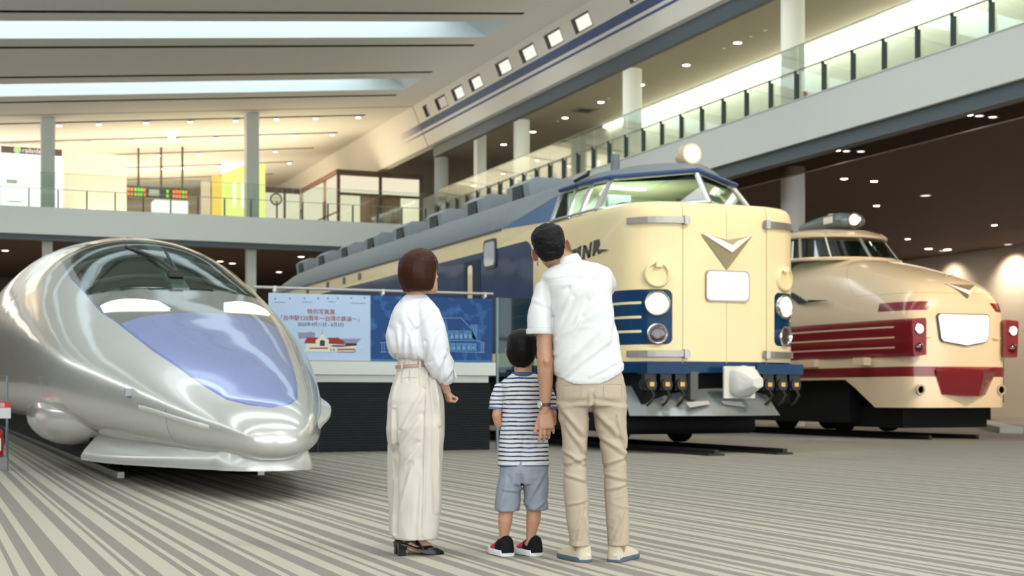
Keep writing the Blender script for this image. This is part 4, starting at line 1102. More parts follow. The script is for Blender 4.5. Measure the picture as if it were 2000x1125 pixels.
tips = hand(mb, HH, -1, spread=5, k=1.02, thumb=(2, -2, 2), curls=[(8, 14, 10), (16, 30, 22), (20, 38, 26), (18, 42, 30)], tdir=(.36, .15, -.92))
# right arm raised forward
AR = [((mx(1170), .02, mz(542)), .040), ((mx(1182), .14, mz(544)), .042), ((mx(1182), .27, mz(538)), .042), ((mx(1168), .37, mz(545)), .036), ((mx(1150), .46, mz(556)), .030), ((mx(1142), .50, mz(560)), .027)]
mb.tube([a for a, r in AR], [r for a, r in AR], 16)
HR = Matrix.Translation((mx(1141), .51, mz(560)))@Matrix.Rotation(math.radians(-62), 4, 'Z')@Matrix.Rotation(math.radians(100), 4, 'X')
hand(mb, HR, 1, spread=3, k=1.0, curls=[(2, 4, 2), (60, 70, 40), (62, 75, 42), (64, 75, 44)])
for P in ([(1118, 770, .0), (1122, 900, 0), (1132, 1040, -.0), (1133, 1078, .0)], [(1190, 770, .0), (1201, 900, 0), (1208, 1040, 0), (1209, 1082, .0)]):
    mb.tube([(mx(a), c_, mz(b)) for a, b, c_ in P], [.075, .052, .033, .030], 16)
def fskin(p, n):
    return .0012*nz(p, 60, 60, 60)+.0008*nz(p, 20, 20, 20, 3)
body = mesh_obj(remeshed(mb, .0042, 2, fskin, 'man_body'), 'body', skin, man)
face_parts(HM, body, .232)
# shirt
mb = MB(); hemf = lambda x, y: 0
R = []
for y, a, b, yc, d in ((749, 1083, 1219, .0, .135), (738, 1081, 1219, .0, .137), (700, 1080, 1216, .0, .135), (650, 1079, 1208, .0, .133), (615, 1078, 1200, .0, .132), (585, 1074, 1195, .0, .13), (560, 1064, 1195, .0, .128), (542, 1056, 1194, .005, .118), (530, 1060, 1192, .01, .104), (520, 1073, 1186, .01, .088), (513, 1086, 1170, .012, .074), (507, 1094, 1140, .015, .062), (502, 1098, 1128, .016, .054)):
    R.append(hring((mx(a)+mx(b))/2, yc, mz(y), (mx(b)-mx(a))/2, d, 36, 2.5, (lambda x, y_: -.008+.075*abs((x-mx(1143))/.19)**2.4) if y in (749, 738) else None))
mb.loft(R)
mb.tube([(mx(1077), .0, mz(548)), (mx(1066), -.0, mz(562)), (mx(1058), -.005, mz(592)), (mx(1055), -.01, mz(625)), (mx(1054), -.01, mz(650))], [.045, .060, .062, .066, .068], 24, sq=.95)
mb.tube([(mx(1166), .0, mz(536)), (mx(1177), .06, mz(537)), (mx(1185), .15, mz(546)), (mx(1186), .27, mz(550))], [.052, .058, .058, .058], 22)
fs = [((mx(1080), mz(612)), (mx(1103), mz(570)), .012, .010), ((mx(1082), mz(650)), (mx(1112), mz(585)), .012, .011), ((mx(1084), mz(690)), (mx(1130), mz(625)), .014, .011), ((mx(1090), mz(725)), (mx(1172), mz(640)), .014, .010),
      ((mx(1098), mz(735)), (mx(1190), mz(665)), .012, .008), ((mx(1180), mz(700)), (mx(1196), mz(610)), .012, .009), ((mx(1100), mz(560)), (mx(1160), mz(540)), .010, .005), ((mx(1150), mz(735)), (mx(1212), mz(700)), .010, .006),
      ((mx(1066), mz(560)), (mx(1080), mz(612)), .010, .007), ((mx(1040), mz(585)), (mx(1072), mz(600)), .010, .004), ((mx(1120), mz(640)), (mx(1140), mz(590)), .010, .007), ((mx(1150), mz(630)), (mx(1164), mz(585)), .010, .005)]
def fsh(p, n):
    if p.z > mz(508): return 0
    o = .7*folds(p, fs) if n.y < .3 else 0
    a = min(1, max(0, (mz(520)-p.z)/.08))
    q = Vector((p.x*.8+p.z*.55, p.y, p.z*.85-p.x*.45))
    o += a*(.0085*nz(q, 5, 4, 12, 1)+.0045*ridge(q, 6, 5, 18, 4)*max(0, nz(p, 4, 4, 4, 9)+.35)+.0016*ridge(p, 9, 8, 46, 7)*max(0, nz(p, 3, 3, 5, 2)+.2))
    return o
shirt_w = mat('shirt_white', (.64, .645, .645), .85, 0, 0, 1, .12, 300)
shirt = mesh_obj(remeshed(mb, .0062, 4, fsh, 'man_shirt'), 'shirt', shirt_w, man)
g = MB()                                             # collar stand and fold
cc = Vector((mx(1108), .012, mz(512))); up = Vector((-.30, .05, .95)).normalized(); ax = Vector((.95, 0, .30)).normalized(); ay = up.cross(ax)
def cr(r1, r2, h, n_=30, o=.0): return [cc+ax*(r1*math.cos(2*PI*j/n_))+ay*(r2*math.sin(2*PI*j/n_))+up*(h+o*math.sin(2*PI*j/n_)) for j in range(n_)]
g.loft([cr(.064, .062, -.020), cr(.066, .064, .0), cr(.064, .062, .030, o=.004), cr(.060, .058, .034, o=.004), cr(.0585, .0565, .028, o=.004), cr(.060, .058, -.02)], cap=False)
g.loft([cr(.062, .060, .034, o=.004), cr(.069, .067, .026, o=.002), cr(.076, .076, -.008), cr(.073, .072, -.010), cr(.066, .064, .022)], cap=False)
g.build('collar', shirt_w, shirt, 60)
g = MB(); g.loft([[(mx(1054)+r*math.cos(a), -.01+r*.95*math.sin(a), z) for a in [2*PI*j/30 for j in range(30)]] for r, z in ((.0685, mz(651.5)), (.0705, mz(650)), (.0705, mz(643)), (.069, mz(641.5)))], cap=False)
g.build('sleeve_cuff', shirt_w, shirt, 60)
sbv = bvh_of(shirt.data); seam_w = mat('seam_white', (.54, .54, .54), .9)
for P in ([(mx(1063), mz(548)), (mx(1110), mz(540)), (mx(1185), mz(548))], [(mx(1060), mz(545)), (mx(1074), mz(575)), (mx(1079), mz(612))], [(mx(1029), mz(640)), (mx(1079), mz(640))]):
    g = MB(); g.tube(stickline(sbv, P, .0002), .0013, 5); g.build('seam', seam_w, shirt)
# trousers
mb = MB()
R = []
for y, a, b, d in ((715, 1092, 1208, .108), (735, 1087, 1217, .118), (755, 1085, 1222, .128), (775, 1086, 1223, .128), (792, 1088, 1222, .115)): R.append(hring((mx(a)+mx(b))/2, -.004, mz(y), (mx(b)-mx(a))/2, d, 34, 2.4))
mb.loft(R)
for rows in (((770, 1087, 1156, .100), (790, 1086, 1155, .105), (810, 1089, 1151, .098), (855, 1097, 1147, .082), (901, 1099, 1146, .073), (946, 1099, 1148, .072), (991, 1103, 1151, .066), (1037, 1110, 1152, .060), (1060, 1111, 1153, .060), (1067, 1112, 1152, .060)),
             ((770, 1152, 1222, .100), (790, 1154, 1223, .105), (810, 1157, 1223, .098), (855, 1169, 1225, .082), (901, 1177, 1223, .073), (946, 1180, 1225, .072), (991, 1182, 1228, .066), (1037, 1186, 1229, .060), (1059, 1187, 1229, .060), (1066, 1188, 1228, .060))):
    mb.loft([hring((mx(a)+mx(b))/2, -.0, mz(y), (mx(b)-mx(a))/2, d, 26, 2.3) for y, a, b, d in rows])
ft = [((mx(1098), mz(800)), (mx(1135), mz(845)), .014, .012), ((mx(1105), mz(830)), (mx(1140), mz(878)), .013, .011), ((mx(1100), mz(880)), (mx(1140), mz(905)), .010, .010), ((mx(1104), mz(905)), (mx(1143), mz(893)), .010, .009), ((mx(1101), mz(925)), (mx(1143), mz(938)), .009, .008),
      ((mx(1160), mz(800)), (mx(1205), mz(848)), .015, .013), ((mx(1170), mz(850)), (mx(1220), mz(885)), .012, .010), ((mx(1181), mz(905)), (mx(1220), mz(892)), .010, .009), ((mx(1182), mz(925)), (mx(1222), mz(935)), .010, .008), ((mx(1186), mz(955)), (mx(1222), mz(945)), .009, .006),
      ((mx(1128), mz(1050)), (mx(1136), mz(990)), .010, .009), ((mx(1200), mz(1052)), (mx(1215), mz(1000)), .010, .008), ((mx(1148), mz(1040)), (mx(1142), mz(1000)), .009, .007), ((mx(1116), mz(1052)), (mx(1130), mz(1018)), .008, .007), ((mx(1190), mz(1050)), (mx(1203), mz(1020)), .008, .007), ((mx(1105), mz(985)), (mx(1140), mz(978)), .008, .006), ((mx(1156), mz(770)), (mx(1156), mz(795)), .010, -.014), ((mx(1095), mz(785)), (mx(1150), mz(782)), .012, -.006), ((mx(1162), mz(780)), (mx(1216), mz(788)), .012, -.006), ((mx(1205), mz(820)), (mx(1222), mz(870)), .011, .009)]
def ftr(p, n):
    o = folds(p, ft) if n.y < .4 else 0
    q = Vector((p.x*.7+p.z*.6, p.y, p.z*.8-p.x*.5))
    kn = math.exp(-((p.z-mz(920))/.10)**2)+.6*math.exp(-((p.z-mz(1035))/.06)**2)
    return o+.005*nz(q, 6, 6, 12, 2)+(.0035+.004*kn)*ridge(p, 8, 7, 24, 5)*max(0, nz(p, 5, 5, 6, 3)+.35)
trs_m = mat('trousers_beige', (.41, .345, .255), .85, 0, .05, 20, .12, 300)
trs = mesh_obj(remeshed(mb, .0058, 3, ftr, 'man_trousers'), 'trousers', trs_m, man)
tbv = bvh_of(trs.data)
seam_m = mat('seam_tan', (.38, .31, .22), .9)
def pocket(px0, px1, y0, y1, par, cyy, d):
    g = MB(); pts = []
    pts = stickline(tbv, [(mx(a), mz(b)) for a, b in ((px0, y0), (px0+1, y1-8), ((px0+px1)/2, y1), (px1-1, y1-8), (px1, y0), (px0, y0))], .0006)
    g.tube(pts, .0016, 5); g.build('back_pocket', seam_m, par)
pocket(1098, 1133, 752, 785, trs, mx(1154), .128); pocket(1176, 1212, 750, 783, trs, mx(1154), .128)
# hair
def hairshell(Mx, Hh, tab, name, m, par, voxel=.005, fn=None, sm=3, extra=None):
    mb = MB(); R = []
    for t, w, yb, yf in tab:
        f = Hh/.228; R.append([Mx@Vector(q) for q in hring(0, (yb+yf)/2*f, t*Hh, w*f, (yf-yb)/2*f, 36, 2.15)])
    mb.loft(R)
    if extra: extra(mb)
    return mesh_obj(remeshed(mb, voxel, sm, fn, name), 'hair', m, par)
def hairmat(name, col, rough, sc=(200, 200, 12), bump=.6):
    m = mat(name, col, rough, 0, 0); nt = m.node_tree; b = nt.nodes['Principled BSDF']
    tc = _n(nt, 'ShaderNodeTexCoord'); mp = _n(nt, 'ShaderNodeMapping'); mp.inputs['Scale'].default_value = sc
    nzt = _n(nt, 'ShaderNodeTexNoise'); nzt.inputs['Scale'].default_value = 1; nzt.inputs['Detail'].default_value = 3
    nt.links.new(tc.outputs['Object'], mp.inputs[0]); nt.links.new(mp.outputs[0], nzt.inputs['Vector'])
    bp = _n(nt, 'ShaderNodeBump'); bp.inputs['Strength'].default_value = bump; bp.inputs['Distance'].default_value = .004
    nt.links.new(nzt.outputs['Fac'], bp.inputs['Height']); nt.links.new(bp.outputs['Normal'], b.inputs['Normal'])
    b.inputs['Specular IOR Level'].default_value = .12
    mxn = _n(nt, 'ShaderNodeMix', data_type='RGBA'); mxn.inputs['A'].default_value = tuple(v*.55 for v in col)+(1,); mxn.inputs['B'].default_value = tuple(min(1, v*1.6) for v in col)+(1,)
    nt.links.new(nzt.outputs['Fac'], mxn.inputs['Factor']); nt.links.new(mxn.outputs['Result'], b.inputs['Base Color'])
    return m
hm = hairmat('hair_black', (.007, .006, .006), .45, (160, 160, 60))
hairshell(HM, .232, [(.28, .040, -.082, -.045), (.34, .056, -.098, -.045), (.42, .066, -.105, -.040), (.52, .073, -.109, -.030), (.60, .078, -.112, -.012), (.68, .082, -.112, .055), (.76, .082, -.111, .088), (.84, .079, -.106, .086), (.91, .070, -.094, .074), (.97, .054, -.074, .052), (1.02, .032, -.046, .028), (1.045, .010, -.015, .0)], 'man_hair', hm, man, .0045,
          lambda p, n: .0022*nz(p, 55, 55, 55)+.0028*ridge(p, 28, 28, 60, 1))
# shoes: canvas slip-ons with a blue sole and a notched heel
def loafer(x, y, yaw, par):
    Mx = shoe_frame(x, y, yaw)                        # +y toe
    g = MB(); R = []
    prof = [(-.062, .022), (-.055, .034), (-.03, .041), (.02, .043), (.08, .047), (.14, .051), (.18, .045), (.205, .032), (.215, .014)]
    def out(f, z): 
        pts = [(w*f, y) for y, w in prof]; return [Mx@Vector((a, b, z)) for a, b in pts]+[Mx@Vector((-a, b, z)) for a, b in pts[::-1]]
    g.loft([out(1.02, .002), out(1.08, .006), out(1.10, .018), out(1.05, .026)]); so = None
    up = MB(); R = []
    for y, w, h in ((-.066, .012, .070), (-.062, .030, .098), (-.052, .038, .104), (-.03, .042, .094), (.0, .044, .086), (.04, .046, .084), (.09, .049, .072), (.14, .051, .058), (.18, .045, .046), (.205, .032, .034), (.216, .012, .026)):
        R.append([Mx@Vector((w*math.copysign(abs(math.cos(a))**.8, math.cos(a)), y, .015+(h-.015)*max(0, math.sin(a))**.75)) for a in [PI*j/16 for j in range(17)]]+[Mx@Vector((0, y, .014))])
    up.loft(R); o = up.build('shoe', mat('canvas_cream', (.56, .50, .36), .85, 0, .05, 40, .1, 200), par, 60)
    g.build('shoe_sole', mat('sole_slate', (.07, .12, .17), .6), o, 50)
    t = MB(); t.obox(Mx@Vector((.012, -.066, .040)), (.020, .004, .009), Mx.to_3x3()); t.build('heel_tab', mat('tab_white', (.7, .72, .72), .6), o)
loafer(mx(1134), .02, math.radians(23), man); loafer(mx(1208), .02, math.radians(-26), man)
# watch and ring
wz = mz(790); wc = Vector((mx(1064.3), .013, wz))
g = MB(); g.loft([[wc+Vector((r*math.cos(a), r*.92*math.sin(a), dz)) for a in [2*PI*j/30 for j in range(30)]] for r, dz in ((.0275, -.009), (.0295, -.008), (.0295, .008), (.0275, .009))], cap=False)
w = g.build('wristwatch', mat('strap_burgundy', (.10, .018, .02), .5), man, 40)
dv = Vector((-.83, -.55, .0)).normalized()
g = MB(); g.lathe(wc+dv*.027, dv, [(0, .019), (.006, .0195), (.009, .017), (.009, 0)], 28); g.build('watch_case', chrome, w, 40)
g = MB(); g.lathe(wc+dv*.0365, dv, [(0, .0155), (.0006, .0155), (.0006, 0)], 24); g.build('watch_face', mat('dial', (.55, .52, .45), .3), w)
g = MB()
rc = HH@Vector((.010*1.02, -.002, -.105*1.02)); rd = HH.to_3x3()@Vector((0, .35, -.93)).normalized()
g.lathe(rc-rd*.002, rd, [(0, .0088), (0, .0104), (.004, .0104), (.004, .0088)], 20); g.build('finger_ring', chrome, man, 40)
# belt loops hidden; undershirt edge at the sleeve is not separate

# ---------------------------------------------------------------- BOY
S2 = 375.; CXB = 1020
def bx(px): return (px-CXB)/S2
def bz(py): return .84+(772-py)/S2
boy = empty('person', place(7.44, CXB), PEOPLE_ROT, 'small boy in a navy striped t-shirt and grey shorts between the two adults', 'person')
HB = Matrix.Translation((bx(1018), .02, bz(722)))@Matrix.Rotation(math.radians(5), 4, 'Y')@Matrix.Rotation(math.radians(6), 4, 'X')@Matrix.Rotation(math.radians(-8), 4, 'Z')
mb = MB(); head(mb, HB, .205, 1.0)
mb.tube([(bx(1022), .0, bz(742)), (bx(1022), .0, bz(725)), (bx(1020), .01, bz(700))], [.052, .047, .046], 18)
mb.loft([hring(bx(1022), 0, bz(y), w, d, 24) for y, w, d in ((905, .105, .08), (830, .10, .08), (760, .11, .08), (740, .08, .06))])
for s, P in ((-1, [(986, 758, .0), (974, 785, -.01), (970, 812, -.015), (974, 826, -.005), (985, 828, .08), (1000, 826, .14)]), (1, [(1058, 758, .0), (1072, 785, -.01), (1078, 808, -.015), (1078, 824, -.0), (1066, 829, .08), (1050, 828, .14)])):
    mb.tube([(bx(a), c_, bz(b)) for a, b, c_ in P], [.026, .026, .0255, .026, .023, .018], 14)
    Hb = Matrix.Translation((bx(P[-1][0]), .145, bz(P[-1][1])))@Matrix.Rotation(math.radians(90), 4, 'X')@Matrix.Rotation(math.radians(20*s), 4, 'Y')
    hand(mb, Hb, -s, k=.62, curl=(35, 40, 30), spread=4)
for P in ([(994, 960, 0, .055), (988, 1000, 0, .038), (986.5, 1018, -.006, .038), (985, 1035, .0, .030), (984, 1050, .005, .0245), (983, 1066, .01, .026)], [(1046, 960, 0, .055), (1042.5, 1000, 0, .038), (1042, 1016, -.006, .038), (1039, 1033, .0, .030), (1037, 1048, .005, .0245), (1036, 1064, .01, .026)]):
    mb.tube([(bx(a), c_, bz(b)) for a, b, c_, r in P], [q[3] for q in P], 18)
    ax_ = P[-1]; mb.tube([(bx(ax_[0]), .0, bz(ax_[1]-2)), (bx(ax_[0]-14), .10, bz(ax_[1]+8))], [.025, .02], 12)
bbody = mesh_obj(remeshed(mb, .0044, 2, lambda p, n: .0006*nz(p, 40, 40, 40), 'boy_body'), 'body', mat('skin_boy', (.47, .245, .15), .5, 0, .05, 14, .05, 220), boy)
face_parts(HB, bbody, .205)
mb = MB()
mb.loft([hring((bx(a)+bx(b))/2, .0, bz(y), (bx(b)-bx(a))/2, d, 34, 2.4) for y, a, b, d in ((911, 972, 1073, .098), (905, 972, 1073, .098), (860, 975, 1070, .094), (820, 979, 1067, .092), (785, 982, 1065, .092), (760, 980, 1066, .09), (748, 976, 1070, .082), (740, 982, 1064, .070), (734, 992, 1054, .058), (730, 999, 1047, .052))])
for P in ([(990, 750, .0, .030), (978, 758, 0, .036), (971, 778, 0, .037), (968.5, 797, -.005, .036)], [(1053, 750, .0, .030), (1065, 758, 0, .036), (1072, 778, 0, .038), (1075, 797, -.005, .037)]):
    mb.tube([(bx(a), c_, bz(b)) for a, b, c_, r in P], [q[3] for q in P], 20)
fb = [((bx(985), bz(800)), (bx(1005), bz(770)), .010, .006), ((bx(985), bz(850)), (bx(1000), bz(810)), .010, .006), ((bx(1040), bz(870)), (bx(1068), bz(840)), .010, .006), ((bx(1010), bz(905)), (bx(1018), bz(850)), .010, .005)]
def ftee(p, n):
    q = Vector((p.x*.8+p.z*.5, p.y, p.z*.85-p.x*.45))
    return folds(p, fb)+.0045*nz(q, 9, 8, 12, 3)+.002*ridge(q, 8, 8, 18, 2)
def teelay(x, y, z):
    NXn = NX.nt.nodes.new('ShaderNodeTexNoise'); NXn.inputs['Scale'].default_value = 9
    tcn = NX.nt.nodes.new('ShaderNodeTexCoord'); NX.nt.links.new(tcn.outputs['Object'], NXn.inputs['Vector'])
    N2 = NX.nt.nodes.new('ShaderNodeTexNoise'); N2.inputs['Scale'].default_value = 45; NX.nt.links.new(tcn.outputs['Object'], N2.inputs['Vector'])
    zz = z+(NX(NXn.outputs['Fac'])-.5)*.012
    ph = ((zz-.492)/.02245).fr()
    st = (abs(ph-.5)).lt(.185+(NX(N2.outputs['Fac'])-.5)*.12)*z.lt(.945)*z.gt(.485)
    soft = (abs(ph-.5)).lt(.17+(NX(N2.outputs['Fac'])-.5)*.16)*z.lt(.945)*NX(NXn.outputs['Fac']).gt(.53)
    hem = z.lt(.480)
    return [(st, (.018, .03, .09)), (soft*st, (.05, .085, .22)), (hem, (.05, .09, .24))]
tee = mesh_obj(remeshed(mb, .0055, 3, ftee, 'boy_shirt'), 't_shirt', painted('striped_jersey', (.62, .61, .58), teelay, .85, 0), boy)
g = MB(); cc = Vector((bx(1022.5), .002, bz(730)))
g.loft([[cc+Vector((r*math.cos(a), r*.92*math.sin(a), h)) for a in [2*PI*j/30 for j in range(30)]] for r, h in ((.068, -.013), (.070, -.006), (.060, .008), (.056, .009), (.056, -.01))], cap=False); g.build('collar', mat('rib_navy', (.045, .08, .22), .8), tee, 60)
for (cx_, cy_, r) in ((968.5, 797, .037), (1075, 797, .038)):
    g = MB(); g.loft([[(bx(cx_)+q*math.cos(a), -.005+q*math.sin(a), bz(cy_)+h) for a in [2*PI*j/24 for j in range(24)]] for q, h in ((r, -.004), (r+.002, -.003), (r+.002, .004), (r, .006))], cap=False); g.build('sleeve_cuff', mat('cuff_navy', (.07, .12, .30), .8), tee, 60)
# shorts
mb = MB(); mb.loft([hring((bx(a)+bx(b))/2, .0, bz(y), (bx(b)-bx(a))/2, d, 30, 2.4) for y, a, b, d in ((895, 977, 1068, .088), (910, 976, 1070, .094), (930, 974, 1071, .096), (944, 973, 1072, .09))])
for rows in (((930, 974, 1022, .080), (945, 971.5, 1018, .084), (970, 968, 1017, .080), (992, 965.5, 1015.5, .078), (998, 966, 1015, .077)), ((930, 1019, 1071, .080), (945, 1021, 1071.5, .084), (970, 1023.5, 1071.5, .080), (990, 1024.5, 1071.5, .076), (996, 1025, 1071, .075))):
    mb.loft([hring((bx(a)+bx(b))/2, .0, bz(y), (bx(b)-bx(a))/2, d, 24, 2.3) for y, a, b, d in rows])
fsho = [((bx(985), bz(955)), (bx(1012), bz(958)), .007, .006), ((bx(1025), bz(985)), (bx(1062), bz(925)), .011, .009), ((bx(1018), bz(925)), (bx(1019), bz(950)), .008, -.012), ((bx(980), bz(985)), (bx(990), bz(935)), .010, .006), ((bx(1050), bz(990)), (bx(1066), bz(975)), .008, .006)]
sho = mesh_obj(remeshed(mb, .0055, 3, lambda p, n: folds(p, fsho)+.005*nz(p, 10, 9, 8, 6)+.003*ridge(p, 12, 10, 14, 2), 'boy_shorts'), 'shorts', mat('shorts_grey', (.23, .255, .30), .6, 0, .04, 20), boy)
hb = hairmat('hair_soft_black', (.006, .005, .005), .42, (110, 110, 30), .4)
hairshell(HB, .205, [(.10, 0.0321, -0.0795, -0.0468), (.16, 0.0535, -0.0954, -0.0364), (.24, 0.0685, -0.1060, -0.0291), (.34, 0.0792, -0.1145, -0.0208), (.44, 0.0856, -0.1198, 0.0000), (.54, 0.0910, -0.1230, 0.0468), (.62, 0.0931, -0.1240, 0.0915), (.72, 0.0942, -0.1240, 0.1019), (.82, 0.0920, -0.1187, 0.0978), (.91, 0.0813, -0.1060, 0.0832), (.98, 0.0621, -0.0848, 0.0582), (1.04, 0.0364, -0.0530, 0.0312), (1.065, 0.0107, -0.0212, 0.0000)], 'boy_hair', hb, boy, .0048,
          lambda p, n: .0012*nz(p, 60, 60, 12)+.0015*ridge(p, 40, 40, 10, 1))
def sneaker(x, y, yaw, par):
    Mx = shoe_frame(x, y, yaw)
    def out(f, z, dz=0):
        prof = [(-.048, .020), (-.040, .032), (-.015, .036), (.03, .036), (.08, .039), (.115, .037), (.14, .026), (.150, .010)]
        pts = [(w*f, yy*1.0) for yy, w in prof]; return [Mx@Vector((a, b, z+dz*(b > .1))) for a, b in pts]+[Mx@Vector((-a, b, z+dz*(b > .1))) for a, b in pts[::-1]]
    def up(rows, nm, m, p, sm=60):
        g = MB(); R = []
        for yy, w, z0, h in rows: R.append([Mx@Vector((w*math.copysign(abs(math.cos(a))**.8, math.cos(a)), yy, z0+(h-z0)*max(0, math.sin(a))**.7)) for a in [PI*j/14 for j in range(15)]]+[Mx@Vector((0, yy, z0))])
        g.loft(R); return g.build(nm, m, p, sm)
    o = up([(-.054, .022, .02, .092), (-.048, .034, .02, .106), (-.025, .039, .02, .110), (.0, .041, .02, .104), (.03, .040, .02, .092), (.06, .037, .02, .070)], 'shoe', mat('sneaker_black', (.008, .008, .009), .8, bump=.2, bs=150, spec=.15), par)
    up([(.03, .034, .02, .080), (.05, .042, .02, .080), (.08, .043, .02, .066), (.12, .038, .02, .050), (.142, .022, .02, .038), (.150, .006, .02, .028)], 'toe_cap', mat('sneaker_red', (.50, .015, .03), .5), o)
    g = MB(); g.loft([out(1.05, .001), out(1.22, .005), out(1.27, .020, .008), out(1.12, .034, .010)]); g.build('shoe_sole', mat('sole_white', (.75, .76, .80), .4), o, 40)
    for sx in (-.006, .006):
        g = MB(); g.obox(Mx@Vector((sx, -.051, .055)), (.0025, .004, .05), Mx.to_3x3()); g.build('heel_stripe', mat('stripe_pale', (.6, .65, .45), .5), o)
sneaker(bx(985), .01, math.radians(24), boy); sneaker(bx(1040), .02, math.radians(30), boy)

# ---------------------------------------------------------------- WOMAN
S3 = 372.6; CXW = 808
def wx(px): return (px-CXW)/S3
def wzz(py): return .84+(772-py)/S3
wom = empty('person', place(7.50, CXW), PEOPLE_ROT, 'woman with a brown bob, white blouse and wide cream trousers standing on the left', 'person')
HW = Matrix.Translation((wx(826), .0, wzz(572)))@Matrix.Rotation(math.radians(-47), 4, 'Z')@Matrix.Rotation(math.radians(3), 4, 'X')@Matrix.Rotation(math.radians(0), 4, 'Y')
mb = MB(); head(mb, HW, .222, .98)
mb.tube([(wx(810), -.0, wzz(592)), (wx(812), -.0, wzz(575)), (wx(817), .0, wzz(552))], [.058, .049, .047], 18)
mb.loft([hring(wx(810), 0, wzz(y), w, d, 24) for y, w, d in ((700, .05, .05), (650, .09, .085), (600, .10, .09), (582, .07, .06))])
AW = [(848, 640, -.02, .040), (856, 700, -.03, .036), (862, 730, -.02, .031), (867, 748, .0, .024), (871, 758, .02, .0225), (873, 765, .03, .022)]
mb.tube([(wx(a), c_, wzz(b)) for a, b, c_, r in AW], [q[3] for q in AW], 16)
Hw = Matrix.Translation((wx(872), .028, wzz(762)))@Matrix.Rotation(math.radians(-58), 4, 'Z')@Matrix.Rotation(math.radians(20), 4, 'X')@Matrix.Rotation(math.radians(6), 4, 'Y')
hand(mb, Hw, 1, k=.70, curls=[(50, 75, 45), (52, 78, 45), (54, 78, 46), (56, 78, 46)], spread=2, thumb=(20, 25, 20), tdir=(.25, .30, -.9))
for P in ([(796, 790, -.01, .03), (795, 900, -.01, .03), (792, 1040, -.03, .030), (793, 1064, -.03, .028)], [(805, 790, .05, .03), (808, 900, .05, .03), (812, 1040, .03, .030), (814, 1060, .03, .028)]):
    mb.tube([(wx(a), c_, wzz(b)) for a, b, c_, r in P], [q[3] for q in P], 14)
    a = P[-1]; mb.tube([(wx(a[0]-2), a[2], wzz(a[1]-4)), (wx(a[0]+12), a[2]+.01, wzz(a[1]+6)), (wx(a[0]+32), a[2]+.03, wzz(a[1]+13))], [.027, .024, .016], 12)
wbody = mesh_obj(remeshed(mb, .0042, 2, lambda p, n: .0005*nz(p, 40, 40, 40), 'woman_body'), 'body', skin_l, wom)
face_parts(HW, wbody, .222)
# blouse
mb = MB()
mb.loft([hring((wx(a)+wx(b))/2, .02, wzz(y), (wx(b)-wx(a))/2, d, 34, 2.2) for y, a, b, d in ((703, 780, 838, .105), (699, 772, 845, .125), (690, 762, 852, .150), (675, 755, 857, .165), (655, 753, 857, .165), (630, 760, 855, .155), (612, 765, 853, .145), (597, 771, 848, .125), (585, 780, 842, .10), (578, 787, 837, .075), (573, 793, 832, .060))])
SL = [(828, 596, -.05, .052), (838, 612, -.075, .066), (845, 640, -.085, .074), (849, 670, -.08, .077), (855, 700, -.06, .078), (866, 722, -.035, .070), (872, 738, -.015, .052), (873, 747, -.005, .036)]
mb.tube([(wx(a), c_, wzz(b)) for a, b, c_, r in SL], [q[3] for q in SL], 26)
SR = [(822, 600, .10, .05), (834, 640, .16, .06), (842, 690, .18, .06), (856, 735, .15, .045)]
mb.tube([(wx(a), c_, wzz(b)) for a, b, c_, r in SR], [q[3] for q in SR], 20)
fw = [((wx(802), wzz(618)), (wx(817), wzz(640)), .010, .006), ((wx(817), wzz(640)), (wx(846), wzz(612)), .007, .006), ((wx(820), wzz(645)), (wx(828), wzz(690)), .013, -.014), ((wx(792), wzz(700)), (wx(796), wzz(662)), .012, .010), ((wx(812), wzz(700)), (wx(805), wzz(655)), .012, .010), ((wx(770), wzz(690)), (wx(762), wzz(650)), .014, .008),
      ((wx(782), wzz(698)), (wx(780), wzz(640)), .012, .007), ((wx(850), wzz(735)), (wx(872), wzz(690)), .012, .009), ((wx(862), wzz(745)), (wx(868), wzz(705)), .009, .008), ((wx(840), wzz(700)), (wx(852), wzz(655)), .014, .008), ((wx(870), wzz(740)), (wx(886), wzz(716)), .009, .008), ((wx(826), wzz(700)), (wx(830), wzz(672)), .010, .008)]
def fbl(p, n):
    a = min(1, max(0, (wzz(578)-p.z)/.06)); q = Vector((p.x*.9+p.z*.25, p.y, p.z))
    ga = math.exp(-((p.z-wzz(698))/.035)**2)
    return a*((folds(p, fw) if n.y < .4 else 0)+.007*nz(q, 9, 9, 5, 4)+.003*ridge(q, 11, 10, 6, 2)*(1+ga))
bl = mesh_obj(remeshed(mb, .0058, 4, fbl, 'woman_blouse'), 'blouse', mat('blouse_white', (.66, .665, .69), .75, 0, 0, 1, .08, 260), wom)
g = MB(); g.tube([(wx(877), -.055, wzz(706)), (wx(882), -.075, wzz(699)), (wx(887), -.07, wzz(704)), (wx(880), -.06, wzz(711)), (wx(888), -.07, wzz(722)), (wx(893), -.07, wzz(738))], [.004]*6, 6)
g.tube([(wx(877), -.055, wzz(706)), (wx(873), -.075, wzz(712)), (wx(876), -.07, wzz(724)), (wx(878), -.065, wzz(733))], [.004]*4, 6); g.build('ribbon', mat('ribbon_white', (.66, .665, .69), .7), bl)
bbv = bvh_of(bl.data)
g = MB(); g.tube(stickline(bbv, [(wx(786), wzz(581)), (wx(784.5), wzz(590))], .0005), .0028, 6); g.build('keyhole_slit', mat('slit_skin', (.5, .3, .24), .7), bl)
